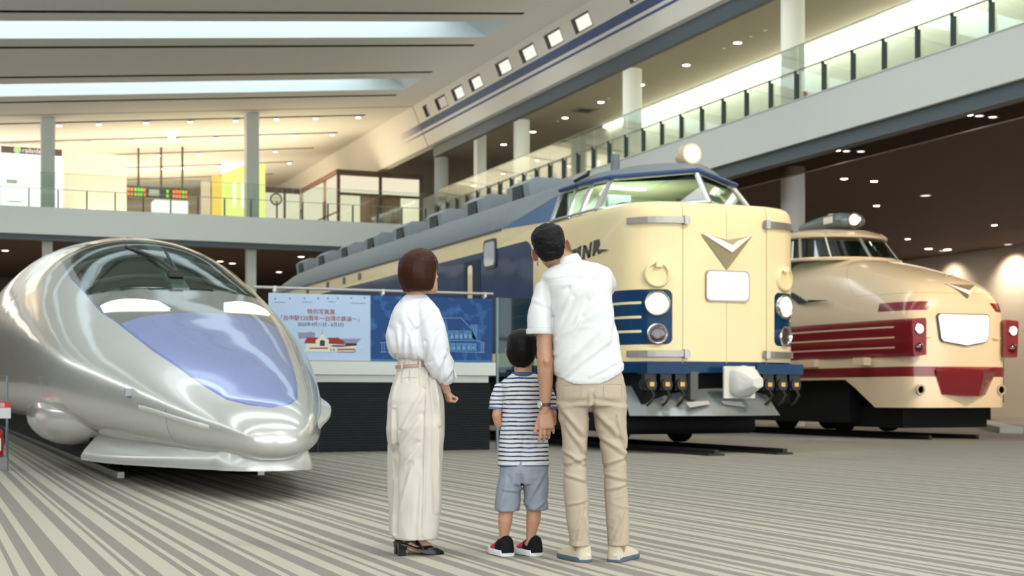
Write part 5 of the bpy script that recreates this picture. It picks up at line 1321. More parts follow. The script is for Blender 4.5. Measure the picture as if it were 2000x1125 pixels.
# trousers, high waist with belt
mb = MB()
mb.loft([hring((wx(a)+wx(b))/2, .02, wzz(y), (wx(b)-wx(a))/2, d, 34, 2.2) for y, a, b, d in ((697, 777, 838, .098), (712, 776, 838, .10), (720, 774, 842, .108), (745, 766, 859, .13), (781, 757, 867, .15), (836, 753.5, 867, .155), (865, 757, 863, .13), (885, 768, 850, .07))])
mb.loft([hring((wx(a)+wx(b))/2, -.0, wzz(y), (wx(b)-wx(a))/2, d, 30, 2.1) for y, a, b, d in ((800, 775, 864, .12), (830, 768, 867, .14), (909, 772, 865, .13), (981, 770, 861, .128), (1036, 767, 857, .125), (1053, 766.5, 852.5, .122))])
mb.loft([hring((wx(a)+wx(b))/2, .09, wzz(y), (wx(b)-wx(a))/2, d, 30, 2.1) for y, a, b, d in ((800, 758, 850, .13), (830, 753.5, 850, .14), (909, 754.5, 845, .125), (981, 756, 840, .12), (1030, 758, 836, .118), (1048, 758.5, 834, .115))])
fwt = [((wx(837), wzz(722)), (wx(829), wzz(1045)), .006, .008), ((wx(846), wzz(725)), (wx(860), wzz(830)), .009, .012), ((wx(852), wzz(735)), (wx(858), wzz(1000)), .010, .010), ((wx(830), wzz(765)), (wx(790), wzz(835)), .013, .011), ((wx(826), wzz(815)), (wx(782), wzz(880)), .013, .010), ((wx(820), wzz(870)), (wx(780), wzz(925)), .012, .009), ((wx(780), wzz(730)), (wx(768), wzz(790)), .011, .008),
       ((wx(808), wzz(910)), (wx(782), wzz(1000)), .012, .009), ((wx(776), wzz(800)), (wx(776), wzz(1040)), .009, -.014), ((wx(830), wzz(900)), (wx(820), wzz(1045)), .010, .006), ((wx(790), wzz(718)), (wx(787), wzz(745)), .006, .005), ((wx(805), wzz(718)), (wx(803), wzz(740)), .006, .005), ((wx(822), wzz(718)), (wx(824), wzz(750)), .006, .006)]
def fwf(p, n):
    if p.z > wzz(722): return .0015*ridge(p, 60, 50, 3)
    q = Vector((p.x*.9+p.z*.35, p.y, p.z*.9))
    return (folds(p, fwt) if n.y < .5 else 0)+.007*nz(q, 7, 7, 4, 8)+.003*ridge(q, 9, 9, 5, 2)
wt = mesh_obj(remeshed(mb, .006, 3, fwf, 'woman_trousers'), 'trousers', mat('trousers_cream', (.55, .515, .45), .7, 0, .03, 20, .08, 260), wom)
cw = (wx(807), .02)
g = MB(); g.loft([[(cw[0]+(r+.083)*math.cos(a), cw[1]+(r+.101)*math.sin(a), z+.004*math.cos(a)) for a in [2*PI*j/40 for j in range(40)]] for r, z in ((.0, wzz(718)), (.013, wzz(717.5)), (.013, wzz(711.5)), (.0, wzz(711)))], cap=False)
b_ = g.build('belt', mat('belt_rose', (.36, .24, .20), .5), wom, 50)
for a in (-2.15, -1.15, -.35):
    g = MB(); c_ = (cw[0]+.097*math.cos(a), cw[1]+.115*math.sin(a)); g.obox((c_[0], c_[1], wzz(712)), (.010, .006, .042), Matrix.Rotation(a+PI/2, 3, 'Z')); g.build('belt_loop', wt.data.materials[0], wt)
wbv = bvh_of(wt.data)
for P in ([(wx(837), wzz(722)), (wx(834), wzz(800)), (wx(828), wzz(1045))],):
    g = MB(); g.tube(stickline(wbv, P, .0002), .0013, 5); g.build('side_seam', wt.data.materials[0], wt)
g = MB(); g.tube(stickline(wbv, [(wx(788), wzz(739)), (wx(802), wzz(736)), (wx(816), wzz(738))], .0004), .0014, 5); g.build('back_pocket', seam_m, wt)
# bob hair
hw = hairmat('hair_brown', (.034, .010, .005), .36, (150, 150, 9), .5)
def bobx(mb): pass
hairshell(HW, .222, [(.06, .080, -.102, .020), (.12, .091, -.113, .038), (.22, .098, -.122, .048), (.34, .102, -.130, .056), (.48, .103, -.135, .064), (.62, .102, -.135, .082), (.74, .100, -.130, .088), (.84, .092, -.120, .080), (.93, .077, -.102, .062), (1.0, .058, -.078, .056), (1.06, .032, -.046, .028), (1.085, .010, -.015, .0)], 'woman_hair', hw, wom, .0048,
          lambda p, n: .0022*nz(p, 34, 34, 3, 2)+.0016*ridge(p, 42, 42, 3.5, 1))
# patent slingbacks with block heels
pat = mat('patent_black', (.006, .006, .007), .28, spec=.35)
def pump(x, y, yaw, par):
    Mx = shoe_frame(x, y, yaw); g = MB(); R = []
    for yy, w, z0, h in ((-.045, .012, .062, .076), (-.035, .026, .058, .080), (0, .030, .050, .066), (.05, .031, .028, .044), (.09, .036, .010, .046), (.13, .036, .003, .050), (.165, .026, .002, .038), (.195, .010, .002, .022), (.203, .003, .003, .012)):
        R.append([Mx@Vector((w*math.copysign(abs(math.cos(a))**.8, math.cos(a)), yy, z0+(h-z0)*max(0, math.sin(a))**.6)) for a in [PI*j/12 for j in range(13)]]+[Mx@Vector((0, yy, z0))])
    g.loft(R); o = g.build('shoe', pat, par, 50)
    g = MB(); g.loft([[Mx@Vector((a*w, b, z)) for a, b in ((-1, y0), (1, y0), (1, y1_), (-1, y1_))] for z, w, y0, y1_ in ((.0, .019, -.045, -.006), (.03, .020, -.045, -.008), (.066, .025, -.048, .006))]); g.build('shoe_heel', pat, o)
    for P in ([(-.036, .085, .03), (-.028, .06, .062), (0, .055, .078), (.028, .06, .062), (.036, .085, .03)], [(-.030, -.02, .07), (-.034, .04, .085), (0, .062, .092), (.034, .04, .085), (.030, -.02, .07)]):
        g = MB(); g.tube([Mx@Vector(q) for q in P], .0055, 8); g.build('shoe_strap', pat, o, 60)
pump(wx(795), -.035, math.radians(-72), wom); pump(wx(786), .05, math.radians(-68), wom)
# ================================================================ BARRIER WALL WITH EXHIBITION BANNER
pw = mat('ledge_white', (.66, .68, .63), .6); slat = mat('louvre_charcoal', (.010, .014, .014), .6, spec=.2)
st_ = empty('barrier_wall', (0, 20.5, 0), 0, 'low dark slatted barrier wall with two white ledges in front of the blue train', 'barrier')
g = MB()
for k in range(27): g.box(4.36, 8.08, .02, .05, .02+k*.038, .048+k*.038)
g.box(4.36, 8.08, .05, .9, 0, 1.04); g.build('slatted_panel', slat, st_)
for x in (5.35, 6.9):
    g = MB(); g.box(x-.006, x+.006, .012, .03, 0, 1.04); g.build('panel_joint', M['black'], st_)
g = MB(); g.box(4.36, 8.04, -.02, .9, 1.04, 1.145); g.build('lower_ledge', pw, st_)
g = MB(); g.box(4.36, 8.13, -.10, .9, 1.15, 1.345); g.build('upper_ledge', pw, st_)
rl = empty('handrail', (0, 20.5, 0), 0, 'round steel handrail running above the exhibition banner', 'handrail')
g = MB(); g.cyl((4.4, .02, 2.415), (8.13, .02, 2.415), .022, 12); g.build('rail_tube', dull_metal, rl, 40)
for x in (4.7, 6.35, 8.0):
    g = MB(); g.cyl((x, .06, 1.345), (x, .06, 2.39), .016, 10); g.box(x-.02, x+.02, .0, .08, 2.36, 2.44); g.build('rail_post', dull_metal, rl, 40)
sp_ = MB(); sp_.box(8.175, 8.21, 20.48, 20.52, 0, 2.36); sg = sp_.build('glass_screen', mat('screen_post', (.16, .24, .24), .4, .4)); tag(sg, 'greenish glass screen with a slim steel post at the right end of the banner', 'screen')
g = MB(); g.box(8.23, 8.82, 20.50, 20.515, 1.2, 2.36); g.build('glass_pane', glass('screen_glass', (.48, .62, .60), .035), sg)
# banner
def B(x, y):
    px = 520+x/4.348; X = 4.62+(px-527)*.007795 if px < 722 else 6.14+(px-722)*.00805
    return X, 2.335-(y-(45+.036*(x-30)))/568*.975
bn = empty('banner', (0, 20.47, 0), 0, 'wide exhibition banner, pale blue text half and deep blue building half', 'banner')
g = MB(); g.box(4.60, 6.14, 0, .006, 1.36, 2.335); wp = g.build('text_panel', mat('banner_pale', (.46, .60, .78), .8), bn)
def blay2(x, y, z):
    N1 = NX.nt.nodes.new('ShaderNodeTexNoise'); N1.inputs['Scale'].default_value = 5; N1.inputs['Detail'].default_value = 8
    t_ = NX.nt.nodes.new('ShaderNodeTexCoord'); NX.nt.links.new(t_.outputs['Object'], N1.inputs['Vector'])
    return [(NX(N1.outputs['Fac']).gt(.55)*.55, (.03, .14, .36)), ((NX(N1.outputs['Fac'])-.6).mx(0)*3, (.16, .32, .55)), (z.lt(1.385), (.05, .16, .36))]
g = MB(); g.box(6.141, 8.10, 0, .006, 1.35, 2.335); bp_ = g.build('blueprint_panel', painted('banner_blue', (.010, .058, .20), blay2, .75, 0), bn)
def flat(polys, nm, m, par, off=.004):
    g = MB()
    for P in polys: g.prism([B(*p) for p in P], lambda u, v: (u, -off, v), lambda u, v: (u, -off+.003, v))
    return g.build(nm, m, par)
ink_r = mat('ink_red', (.40, .06, .07), .8); ink_g = mat('ink_blue_grey', (.12, .16, .24), .8)
def text(s_, x, y, size, m, par, nm='lettering', align='CENTER', loc=None, rot=None, ext=.0015):
    c = bpy.data.curves.new(nm, 'FONT'); c.body = s_; c.size = size; c.align_x = align; c.extrude = ext
    o = bpy.data.objects.new(nm, c); COL.objects.link(o); o.parent = par; c.materials.append(m)
    if loc is None:
        X, Z = B(x, y); o.location = (X, -.004, Z)
    else: o.location = loc
    o.parent = None; dgx = bpy.context.evaluated_depsgraph_get(); dgx.update()
    dg = bpy.context.evaluated_depsgraph_get(); dg.update()
    bmt = bmesh.new()                                # glyphs become one plain mesh
    for it in dg.object_instances:
        src = it.instance_object if it.is_instance else it.object
        if not it.is_instance and it.object.original == o:
            try: me = src.to_mesh()
            except RuntimeError: continue
            if me is None or not len(me.vertices): continue
            t = bmesh.new(); t.from_mesh(me); t.transform(it.matrix_world.copy())
            tm = bpy.data.meshes.new('t'); t.to_mesh(tm); t.free(); bmt.from_mesh(tm); bpy.data.meshes.remove(tm)
            src.to_mesh_clear()
    me = bpy.data.meshes.new(nm); bmt.transform((o.matrix_world.copy()).inverted()); bmt.to_mesh(me); bmt.free(); me.materials.append(m); me.polygons.foreach_set('use_smooth', [False]*len(me.polygons))
    q = bpy.data.objects.new(nm, me); COL.objects.link(q); q.parent = par; q.location = o.location; q.rotation_euler = rot or (PI/2, 0, 0)
    bpy.data.objects.remove(o); return q
text('特別写真展', 457, 230, .085, ink_r, wp)
text('「台中駅120周年～台湾の鉄道～」', 452, 286, .083, ink_r, wp)
text('2025年4月11日 - 6月3日', 455, 335, .068, ink_g, wp)
for x in (75, 195, 318, 432, 515, 598, 712, 828):
    flat([[(x-6, 90), (x+6, 90), (x+6, 102), (x-6, 102)]], 'sponsor_mark', ink_g, wp)
for x0, x1 in ((65, 160), (298, 380), (518, 568), (706, 838)): flat([[(x0, 124+(x0>600)*14), (x1, 126+(x0>600)*16), (x1, 130+(x0>600)*16), (x0, 128+(x0>600)*14)]], 'sponsor_line', ink_g, wp)
violet = mat('print_violet', (.30, .27, .40), .8); redp = mat('print_red', (.32, .035, .03), .8); crm = mat('print_cream', (.72, .72, .58), .8); drk = mat('print_dark', (.05, .04, .05), .8)
flat([[(270, 440), (262, 385), (330, 388), (370, 380), (408, 392), (400, 432)], [(560, 455), (640, 446), (800, 450), (760, 488), (560, 490)]], 'hill_print', violet, wp)
flat([[(330, 520), (330, 480), (600, 486), (760, 500), (760, 525), (815, 516), (800, 528), (745, 532), (745, 565), (300, 550)]], 'wall_print', crm, wp, .0045)
flat([[(315, 478), (338, 430), (430, 432), (425, 485)], [(505, 436), (600, 436), (655, 470), (658, 500), (520, 488)], [(360, 518), (515, 520), (512, 532), (358, 528)], [(590, 532), (740, 534), (750, 560), (740, 562), (738, 548), (590, 545)], [(590, 556), (738, 560), (738, 568), (590, 562)]], 'roof_print', redp, wp, .005)
flat([[(410, 512), (412, 450), (440, 438), (460, 405), (460, 380), (472, 380), (474, 405), (490, 438), (522, 452), (520, 514)]], 'gable_print', crm, wp, .0055)
flat([[(446, 505), (446, 465), (456, 455), (478, 455), (488, 466), (486, 508)], [(530, 512), (560, 500), (660, 505), (662, 485), (760, 488), (758, 510), (620, 518)], [(462, 392), (470, 392), (470, 402), (462, 402)], [(464, 380), (467, 368), (470, 380)], [(535, 530), (543, 530), (543, 552), (535, 551)], [(560, 530), (570, 530), (570, 553), (560, 552)]], 'window_print', drk, wp, .006)
lb = mat('print_light_blue', (.20, .36, .55), .8); lb2 = mat('print_mid_blue', (.09, .22, .44), .8)
def line(P, w=3, nm='drawing_line', m=lb):
    for a, b in zip(P[:-1], P[1:]):
        dx, dy = b[0]-a[0], b[1]-a[1]; L = math.hypot(dx, dy) or 1; ox, oy = -dy/L*w/2, dx/L*w/2
        flat([[(a[0]+ox, a[1]+oy), (b[0]+ox, b[1]+oy), (b[0]-ox, b[1]-oy), (a[0]-ox, a[1]-oy)]], nm, m, bp_)
flat([[(1515, 400), (1760, 408), (1795, 478), (1515, 468)], [(1515, 500), (1795, 508), (1795, 580), (1515, 570)], [(1740, 345), (1800, 345), (1795, 478), (1760, 470)]], 'building_print', lb2, bp_)
for P in ([(1440, 278), (1660, 282), (1760, 395)], [(1520, 290), (1540, 390)], [(1540, 395), (1770, 402)], [(1560, 420), (1560, 470)], [(1600, 420), (1600, 470)], [(1640, 425), (1640, 475)], [(1680, 425), (1680, 475)], [(1720, 428), (1720, 478)], [(1740, 345), (1800, 345), (1795, 480)], [(1500, 480), (1810, 488), (1870, 512)], [(1560, 515), (1560, 575)], [(1610, 515), (1610, 575)], [(1660, 520), (1660, 580)], [(1710, 520), (1710, 582)], [(1760, 520), (1760, 585)], [(1840, 510), (1840, 590)], [(1858, 510), (1858, 590)], [(1500, 575), (1870, 595)], [(1640, 410), (1690, 410)], [(955, 490), (1010, 485)], [(975, 490), (975, 570)], [(960, 570), (1040, 572)], [(995, 490), (995, 570)]):
    line(P, 5)
for i in range(6): flat([[(1545+i*42, 540), (1565+i*42, 540), (1565+i*42, 560), (1545+i*42, 560)]], 'window_print', lb, bp_, .006)
for x in range(1560, 1760, 40): flat([[(x+6, 430), (x+28, 431), (x+28, 460), (x+6, 459)]], 'window_print', lb, bp_, .006)

# ================================================================ UPPER BACK FLOOR
DK = .84+6.70
dkbr = mat('timber_dark', (.055, .028, .018), .5); paper = emis('lit_paper', (1, .91, .66), .74); plasterw = mat('house_plaster', (.80, .76, .62), .8)
hs = empty('station_house', (16.55, 60, DK), 0, 'dark timber framed house with glowing cream panels on the upper back floor', 'house')
h = 3.06; L = 3.8
g = MB(); g.box(0, L, .05, 6.2, 0, h-.1); g.build('wall_core', mat('house_inner', (.25, .18, .12), .8), hs)
for x0, x1, z0, z1, m, nm in ((.1, 1.83, 2.15, 2.88, paper, 'lit_panel'), (1.97, 3.7, 2.15, 2.88, paper, 'lit_panel'), (.1, .98, .15, 2.02, paper, 'lit_panel'), (2.85, 3.7, .15, 2.02, paper, 'lit_panel')):
    g = MB(); g.box(x0, x1, .02, .05, z0, z1); g.build(nm, m, hs)
for x in (0, 1.9, L): g = MB(); g.box(x-.06, x+.06, -.06, .06, 0, h); g.build('timber_post', dkbr, hs)
g = MB(); g.box(-.08, L+.08, -.10, .06, h-.15, h+.06); g.build('eaves_beam', dkbr, hs)
g = MB(); g.box(0, L, -.05, .05, 2.04, 2.12); g.build('lintel', dkbr, hs)
g = MB(); g.box(-.10, .06, 0, 6.3, h-.15, h+.06); g.build('eaves_beam', mat('timber_warm', (.16, .075, .04), .5), hs)
for x in (1.35, 1.6, 2.1, 2.35, 2.6): g = MB(); g.box(x-.03, x+.03, -.02, .05, .1, 2.04); g.build('door_slat', mat('slat_amber', (.30, .17, .07), .5), hs)
for k, (y0, y1) in enumerate(((.1, 1.0), (1.06, 1.9), (2.5, 3.3), (3.4, 4.4), (4.5, 5.3), (5.4, 6.1))):
    g = MB(); g.box(-.03, .0, y0, y1, .1, 2.9); g.build('lit_panel', paper, hs)
g = MB(); g.box(-.05, .0, 1.95, 2.45, .1, 2.0); g.build('side_door', dkbr, hs)
g = MB(); g.box(-.05, .0, 0, 6.2, 1.25, 1.32); g.build('side_rail', dkbr, hs)
cw_ = empty('station_facade', (13.4, 66.2, DK), 0, 'cream station facade with dark timber framing behind the grey square column', 'facade')
g = MB(); g.box(0, 2.98, .05, .2, 0, 3.0); g.build('wall_core', paper, cw_)
for x0, x1, z0, z1 in ((0, 2.98, 2.85, 3.1), (0, 2.98, 1.2, 1.27), (2.2, 2.3, 0, 3.0), (1.1, 1.16, 0, 3.0)):
    g = MB(); g.box(x0, x1, -.03, .05, z0, z1); g.build('timber_beam', dkbr, cw_)
for x in (2.45, 2.6, 2.75, 2.9): g = MB(); g.box(x, x+.05, 0, .05, 0, 1.15); g.build('timber_bar', dkbr, cw_)
ck = MB(); ck.lathe((15.22, 66.13, 10.08), (0, -1, 0), [(-.02, .29), (.05, .29), (.06, .25), (.03, .22), (.03, 0)], 32); ck = ck.build('wall_clock', dkbr, None, 40)
tag(ck, 'round station clock with dark rim on the cream facade', 'clock')
g = MB(); g.lathe((15.22, 66.09, 10.08), (0, -1, 0), [(0, .22), (.006, .22), (.006, 0)], 32); f = g.build('clock_face', mat('clock_face', (.55, .58, .52), .5), ck, 40)
for a, l in ((55, .17), (-60, .12)):
    g = MB(); R3 = Matrix.Rotation(math.radians(a), 3, 'Y'); g.obox(Vector((15.22, 66.075, 10.08))+R3@Vector((0, 0, l/2)), (.014, .006, l), R3); g.build('clock_hand', M['black'], ck)
# departure board hung from three pipes
db = empty('departure_board', (7.86, 62, 9.28), 0, 'black hanging departure board with orange and green lit destinations', 'board')
g = MB(); g.box(0, 2.55, 0, .25, 0, .48); bd = g.build('board_case', mat('board_black', (.03, .035, .03), .4), db)
lo_ = emis('led_orange', (1, .22, .05), 1.6); lg_ = emis('led_green', (.35, .85, .05), 1.1)
k = 0
for row in (0, 1):
    for x, m in ((.02, lo_), (.16, lo_), (.31, lg_), (.44, lg_), (.56, lg_), (.68, lo_), (1.65, lg_), (2.18, lo_), (2.05, lo_), (1.92, lo_)):
        if x == 1.65 and row == 0: pass
        g = MB(); x0 = x; z0 = .06+row*.19; g.box(x0, x0+.10, -.012, 0, z0, z0+.13)
        g.build('led_text', m, bd)
for row in (0, 1): g = MB(); g.box(2.32, 2.42, -.012, 0, .06+row*.19, .19+row*.19); g.build('led_text', lg_, bd); g = MB(); g.box(2.45, 2.53, -.012, 0, .06+row*.19, .19+row*.19); g.build('led_text', lo_, bd)
g = MB(); g.box(.92, 1.36, -.012, 0, .09, .36); g.build('notice_plate', mat('notice_grey', (.30, .36, .33), .6), bd)
for x in (.5, 1.45, 2.35):
    g = MB(); g.cyl((x, .12, .48), (x, .12, cz(7.86+x)-9.28), .045, 10); g.build('hanger_pipe', mat('pipe_brown', (.06, .04, .03), .5), db, 40)
# gate block under the board, white booths, shop
def thing_box(nm, x0, x1, y0, y1, z0, z1, m, label, cat, group=None):
    g = MB(); g.box(x0, x1, y0, y1, z0, z1); return tag(g.build(nm, m), label, cat, group)
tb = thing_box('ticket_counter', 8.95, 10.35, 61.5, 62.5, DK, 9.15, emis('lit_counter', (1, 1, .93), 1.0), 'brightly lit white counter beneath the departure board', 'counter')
thing_box('partition_block', 5.14, 7.6, 60, 63, DK, 10.7, mat('block_white', (.80, .78, .70), .7), 'tall plain white block between the shop and the departure board', 'partition')
sh = empty('museum_shop', (-2, 60, DK), 0, 'brightly lit shop front with a dark sign band at the far left', 'shop')
g = MB(); g.box(0, 7.08, 0, .1, 0, 2.95); g.build('lit_interior', emis('shop_interior', (1, 1, .97), 1.25), sh)
g = MB(); g.box(4.74, 7.06, -.15, 0, 2.95, 3.2); sgn = g.build('sign_band', mat('sign_brown', (.10, .07, .06), .6), sh)
g = MB(); g.lathe((5.35, -.16, 3.075), (0, -1, 0), [(0, .14), (.02, .14), (.02, 0)], 20); g.build('round_logo', emis('logo_green', (.55, .85, .35), .9), sgn)
text('railside', 0, 0, .26, emis('sign_letters', (1, .95, .85), 1.1), sgn, 'sign_lettering', 'LEFT', (5.53, -.17, 2.99), None, .004)
for x, z0, z1, w in ((4.95, 1.75, 1.9, .4), (5.0, 1.0, 1.06, .5)):
    g = MB(); g.box(x, x+w, -.06, 0, z0, z1); g.build('shelf', mat('shelf_teal', (.25, .38, .38), .6), sh)
yw = empty('yellow_display_wall', (11.15, 58, DK), 0, 'tall glowing yellow display wall with a white upper corner left of the grey column', 'display wall')
g = MB(); g.prism([(0, 0), (1.75, 0), (1.75, 2.83), (1.0, 2.80), (0, 2.32)], lambda u, v: (u, 0, v), lambda u, v: (u, .2, v)); g.build('yellow_face', emis('yellow_glow', (.95, 1, .28), .9), yw)
g = MB(); g.prism([(0, 2.33), (1.0, 2.81), (0, 2.84)], lambda u, v: (u, 0, v), lambda u, v: (u, .2, v)); g.build('white_corner', emis('white_glow', (1, 1, .97), 1.1), yw)
for x in (.42, .75): g = MB(); g.box(x, x+.12, -.02, 0, 1.0, 2.0); g.build('light_streak', emis('streak', (1, 1, .75), 1.2), yw)
g = MB(); g.box(1.4, 1.6, -.02, 0, .3, .5); g.build('notice', mat('notice_white', (.85, .85, .8), .6), yw)
thing_box('orange_panel', 10.93, 11.37, 59, 59.2, DK, 9.92, emis('orange_glow', (1, .66, .14), .95), 'narrow orange panel left of the yellow display wall', 'panel')
thing_box('grey_pillar', 11.12-.1, 11.44-.05, 62, 62.3, DK, 10.15, mat('pillar_grey', (.45, .42, .38), .7), 'narrow grey pillar left of the orange panel', 'pillar')
pl_ = MB(); pl_.lathe((9.12, 58, 11.16), (0, 0, 1), [(0, .12), (0, .14), (.30, .14), (.31, .02), (.31, 0)], 16); pl_ = pl_.build('pendant_lamp', emis('pendant_glow', (1, .98, .92), 3), None, 40); tag(pl_, 'small white pendant lamp hanging in front of the back ceiling', 'lamp')
g = MB(); g.cyl((9.12, 58, 11.45), (9.12, 58, cz(9.12)), .012, 6); g.build('cord', M['white'], pl_)
# lights: small fittings; some lower ceiling pairs are a spot plus its modelled reflection
ORD = ['first', 'second', 'third', 'fourth', 'fifth', 'sixth', 'seventh', 'eighth', 'ninth', 'tenth']
def fitting(nm, lab, cat, grp, pts, r, m, rimm, down=True, first=None):
    pr0 = None
    for k, (x, y, z) in enumerate(pts):
        if pr0 is None:
            g = MB(); g.lathe((0, 0, 0), (0, 0, -1), [(0, r*1.15), (.02, r*1.15), (.02, r*.95), (.01, r*.95)], 20); pr0 = g.build(nm, rimm, None, 40)
            g = MB(); g.lathe((0, 0, -.012), (0, 0, -1), [(0, r*.96), (.012, r*.8), (.014, 0)], 18); g.build('lens', m, pr0, 40); o = pr0
        else: o = copy_tree(pr0)
        o.location = (x, y, z); tag(o, lab(k) if callable(lab) else lab, cat, grp)
    return pr0
rim = mat('fitting_rim', (.6, .58, .5), .5)
fitting('ceiling_downlight', lambda k: 'round downlight on the upper right soffit, %s of its row counted from the top right' % ORD[k], 'downlight', 'downlights of the upper right soffit', [(23.33, 35.0+3.23*k, Z2) for k in range(9)], .13, M['lampw'], rim)
fitting('smoke_detector', lambda k: 'tiny white detector on the upper right soffit, '+('lower one near the big round column', 'left of a close pair', 'right of a close pair', 'beyond the square vent', 'beside the second round column')[k], 'detector', 'detectors on the upper right soffit', [(23.3, 37.4, Z2), (23.3, 39.0, Z2), (23.3, 36.6, Z2), (23.35, 51.9, Z2), (23.3, 47.2, Z2)], .05, M['white'], rim)
vt = MB(); vt.box(-.42, .42, -.42, .42, -.03, 0); vt = vt.build('ceiling_vent', mat('vent_frame', (.16, .14, .11), .7)); vt.location = (23.4, 49.5, Z2); tag(vt, 'square dark air vent in the upper right soffit', 'vent')
for s_ in (.28, .14): g = MB(); g.box(-s_, s_, -s_, s_, -.035-.02*(s_ < .2), -.03); g.build('louvre_ring', mat('vent_dark', (.03, .028, .02), .8), vt)
fitting('ceiling_downlight', lambda k: 'small warm downlight in the dark lower right ceiling, '+('left one behind the round column', 'right one behind the round column', 'above the red train roof lamp', 'lowest above the red train bonnet', 'nearest the right picture edge')[k], 'downlight', 'downlights of the lower right ceiling', [(24.42, 34.2, ZC-.01), (25.51, 34.27, ZC-.01), (28.88, 38.66, ZC-.01), (36.16, 46.4, ZC-.01), (36.15, 41.42, ZC-.01)], .11, M['lampw'], rim)
fitting('ceiling_panel_lamp', lambda k: 'dim flat lamp in the dark lower right ceiling, '+('highest one', 'left of the red train roof lamp', 'rightmost at the wall edge', 'just below the bright spotlight pair')[k], 'lamp', 'flat lamps of the lower right ceiling', [(28.82, 36.11, ZC-.01), (28.88, 41.09, ZC-.01), (41.3, 46.5, ZC-.01), (40.5, 49.6, ZC-.01)], .16, emis('dim_lamp', (1, .9, .75), 1.2), rim)
fitting('ceiling_spotlight', lambda k: 'bright warm spotlight near the far right wall, %s of the pair' % ('left', 'right')[k], 'spotlight', 'pair of spotlights near the far right wall', [(39.35, 49.1, ZC-.02), (40.3, 49.05, ZC-.02)], .17, M['lampy'], rim)
fitting('deck_spotlight', lambda k: 'white spotlight under the right hand deck edge, %s of the %s pair' % (('left', 'right')[k % 2], ('farther', 'nearer')[k//2]), 'spotlight', 'spotlights under the deck edge', [(21.05, 30.2, ZC-.01), (21.42, 30.3, ZC-.01), (21.05, 25.34, ZC-.01), (21.42, 25.35, ZC-.01)], .09, M['lampw'], rim)
fitting('ceiling_downlight', lambda k: 'round lamp in the dark ceiling under the back deck, %s from the left' % ORD[[5, 8, 6, 4, 7, 0, 1, 3, 2][k]], 'downlight', 'lamps under the back deck', [(12.63, 66.31, ZC-.01), (16.48, 70.93, ZC-.01), (15.58, 62.73, ZC-.01), (10.8, 58.66, ZC-.01), (13.36, 67.11, ZC-.01), (3.07, 60.0, ZC-.01), (3.14, 64.93, ZC-.01), (8.5, 66.3, ZC-.01), (6.5, 62.5, ZC-.01)], .16, emis('back_lamp', (1, .92, .8), 5), rim)
tl = [(6.04, 55.7), (7.79, 55.7), (9.46, 55.7), (11.22, 55.7), (12.82, 55.6), (14.4, 55.6), (16.17, 55.6), (4.6, 55.75), (6.06, 59.95), (7.77, 59.9), (9.59, 59.85), (11.22, 59.8), (12.9, 59.75), (14.56, 59.71), (16.2, 59.7), (9.5, 64.05), (11.24, 64.0), (14.7, 64.0), (9.55, 68.3), (10.35, 68.25), (11.19, 68.15), (12.89, 68.06), (16.28, 67.9)]
fitting('track_spotlight', lambda k: 'small track spotlight over the back floor, %s from the left in the %s slot' % ((ORD[[1, 2, 3, 4, 5, 6, 7, 0][k]], 'nearest') if k < 8 else (ORD[k-8], 'second') if k < 15 else (ORD[k-15], 'third') if k < 18 else (ORD[k-18], 'farthest')), 'spotlight', 'track spotlights over the back floor', [(x, y, cz(x)-.05) for x, y in tl], .10, M['lampw'], rim)
# posters on upper columns
for (x, y) in ((21.68, CY[0]-.12), (21.68, CY[2]-.12)):
    g = MB(); g.box(x+.42, x+.60, y-.16, y-.13, 8.75, 9.15); o = g.build('poster', mat('poster_red', (.55, .10, .05), .6, 0, .9, 9)); tag(o, 'small red and yellow poster on the %s upper column' % ('nearest' if y < 35 else 'third'), 'poster')
lm = bpy.data.objects.get('poster')

# ================================================================ SMALL THINGS AT THE EDGES
ext = empty('fire_extinguisher', (.74, 17.0, .0), 0, 'red fire extinguisher on a low stand at the left edge beside the bullet train', 'extinguisher')
g = MB(); g.lathe((0, 0, .15), (0, 0, 1), [(0, .05), (.01, .062), (.26, .062), (.30, .045), (.32, .02), (.33, 0)], 20); g.build('cylinder', mat('extinguisher_red', (.55, .02, .015), .3, coat=.6), ext, 40)
g = MB(); g.box(-.03, .03, -.015, .015, .46, .52); g.tube([(.02, 0, .50), (.07, 0, .46), (.075, 0, .30)], .008, 6); g.build('valve', M['black'], ext)
g = MB(); g.box(-.035, .035, -.066, -.06, .22, .36); g.build('paper_label', mat('label_white', (.8, .8, .78), .5), ext)
g = MB(); g.box(-.12, .10, -.10, .12, 0, .14); g.build('stand', mat('stand_grey', (.25, .25, .25), .5), ext)
sg2 = empty('warning_sign', (.74, 17.15, 0), 0, 'small white and red sign on a blue grey stand above the fire extinguisher', 'sign')
g = MB(); g.box(-.16, .15, 0, .008, .58, .77); pn = g.build('sign_plate', mat('signplate_white', (.82, .80, .78), .5), sg2)
g = MB(); g.box(-.16, .15, -.003, 0, .70, .77); g.build('red_band', mat('sign_red', (.65, .03, .03), .5), pn)
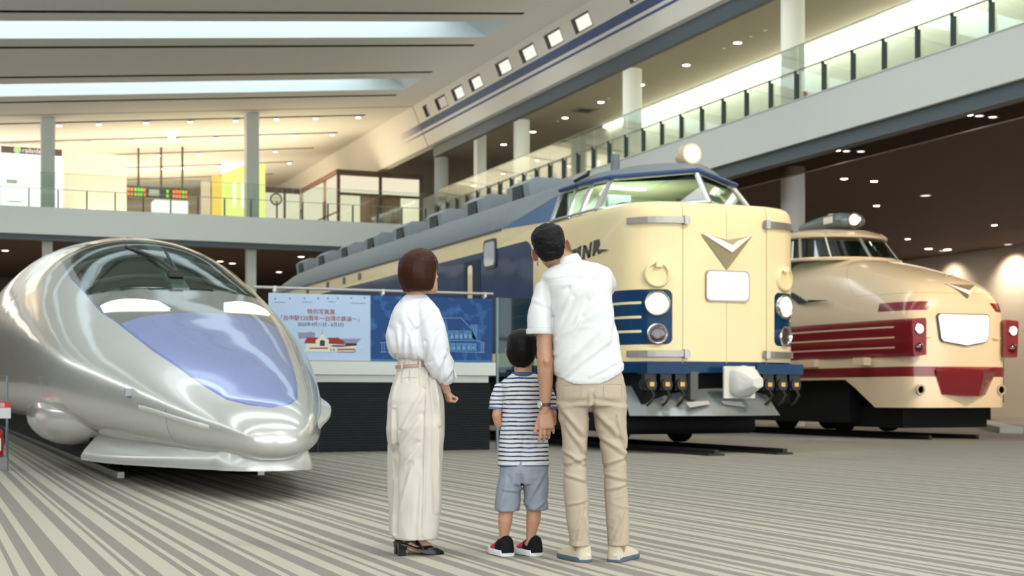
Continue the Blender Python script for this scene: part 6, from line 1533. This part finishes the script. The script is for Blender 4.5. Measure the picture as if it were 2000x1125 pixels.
text('消火器', 0, 0, .058, mat('sign_white2', (.9, .9, .9), .5), pn, 'lettering', 'CENTER', (.0, -.005, .712), None, .001)
g = MB(); g.box(-.02, .03, -.003, 0, .61, .66); g.build('pictogram', mat('sign_red2', (.65, .03, .03), .5), pn)
g = MB(); g.tube([(-.2, .02, 0), (-.2, .02, 1.06), (.11, .02, 1.06), (.11, .02, 0)], .014, 8); g.build('stand_frame', mat('frame_blue_grey', (.22, .30, .36), .4, .3), sg2, 40)
lc = empty('locomotive', (32.6, 38.6, 0), 0, 'dark grey green locomotive standing beyond the red train at the right edge', 'locomotive')
g = MB(); g.prism([(-1.5, .6), (1.5, .6), (1.5, 2.9), (1.2, 3.15), (-1.2, 3.15), (-1.5, 2.9)], lambda u, v: (u, 0, v), lambda u, v: (u, 14, v)); g.build('body', mat('loco_green', (.035, .05, .05), .5), lc)
for z in (1.2, 1.7, 2.2): g = MB(); g.box(-1.55, 1.5, -.05, 0, z, z+.04); g.build('grab_rail', mat('loco_rail', (.16, .19, .19), .4), lc)
g = MB(); g.box(-1.2, 1.2, .3, 13.7, 0, .6); g.build('underframe', undr, lc)
pg = mat('pantograph_dark', (.04, .03, .03), .5, .4)
g = MB()
for s_ in (-.6, .6): g.tube([(s_, 1.0, 3.2), (s_*.9, 2.2, 3.75), (s_*.8, 1.2, 4.3)], .035, 6); g.tube([(s_, 3.0, 3.2), (s_*.9, 2.0, 3.75), (s_*.8, 2.9, 4.3)], .035, 6)
g.tube([(-.9, 1.2, 4.3), (.9, 1.2, 4.3)], .04, 6); g.build('pantograph', pg, lc)
kb = MB()
A, Bp = Vector((22.3, 25.0, 0)), Vector((30.2, 35.9, 0)); dv = (Bp-A).normalized(); nv = Vector((-dv.y, dv.x, 0))
kb.obox((A+Bp)/2+Vector((0, 0, .07)), ((Bp-A).length, .5, .14), Matrix(((dv.x, nv.x, 0), (dv.y, nv.y, 0), (0, 0, 1)))); kb = kb.build('platform_kerb', mat('kerb_pale', (.52, .55, .46), .7)); tag(kb, 'low pale kerb running to the right edge beside the red train', 'kerb')
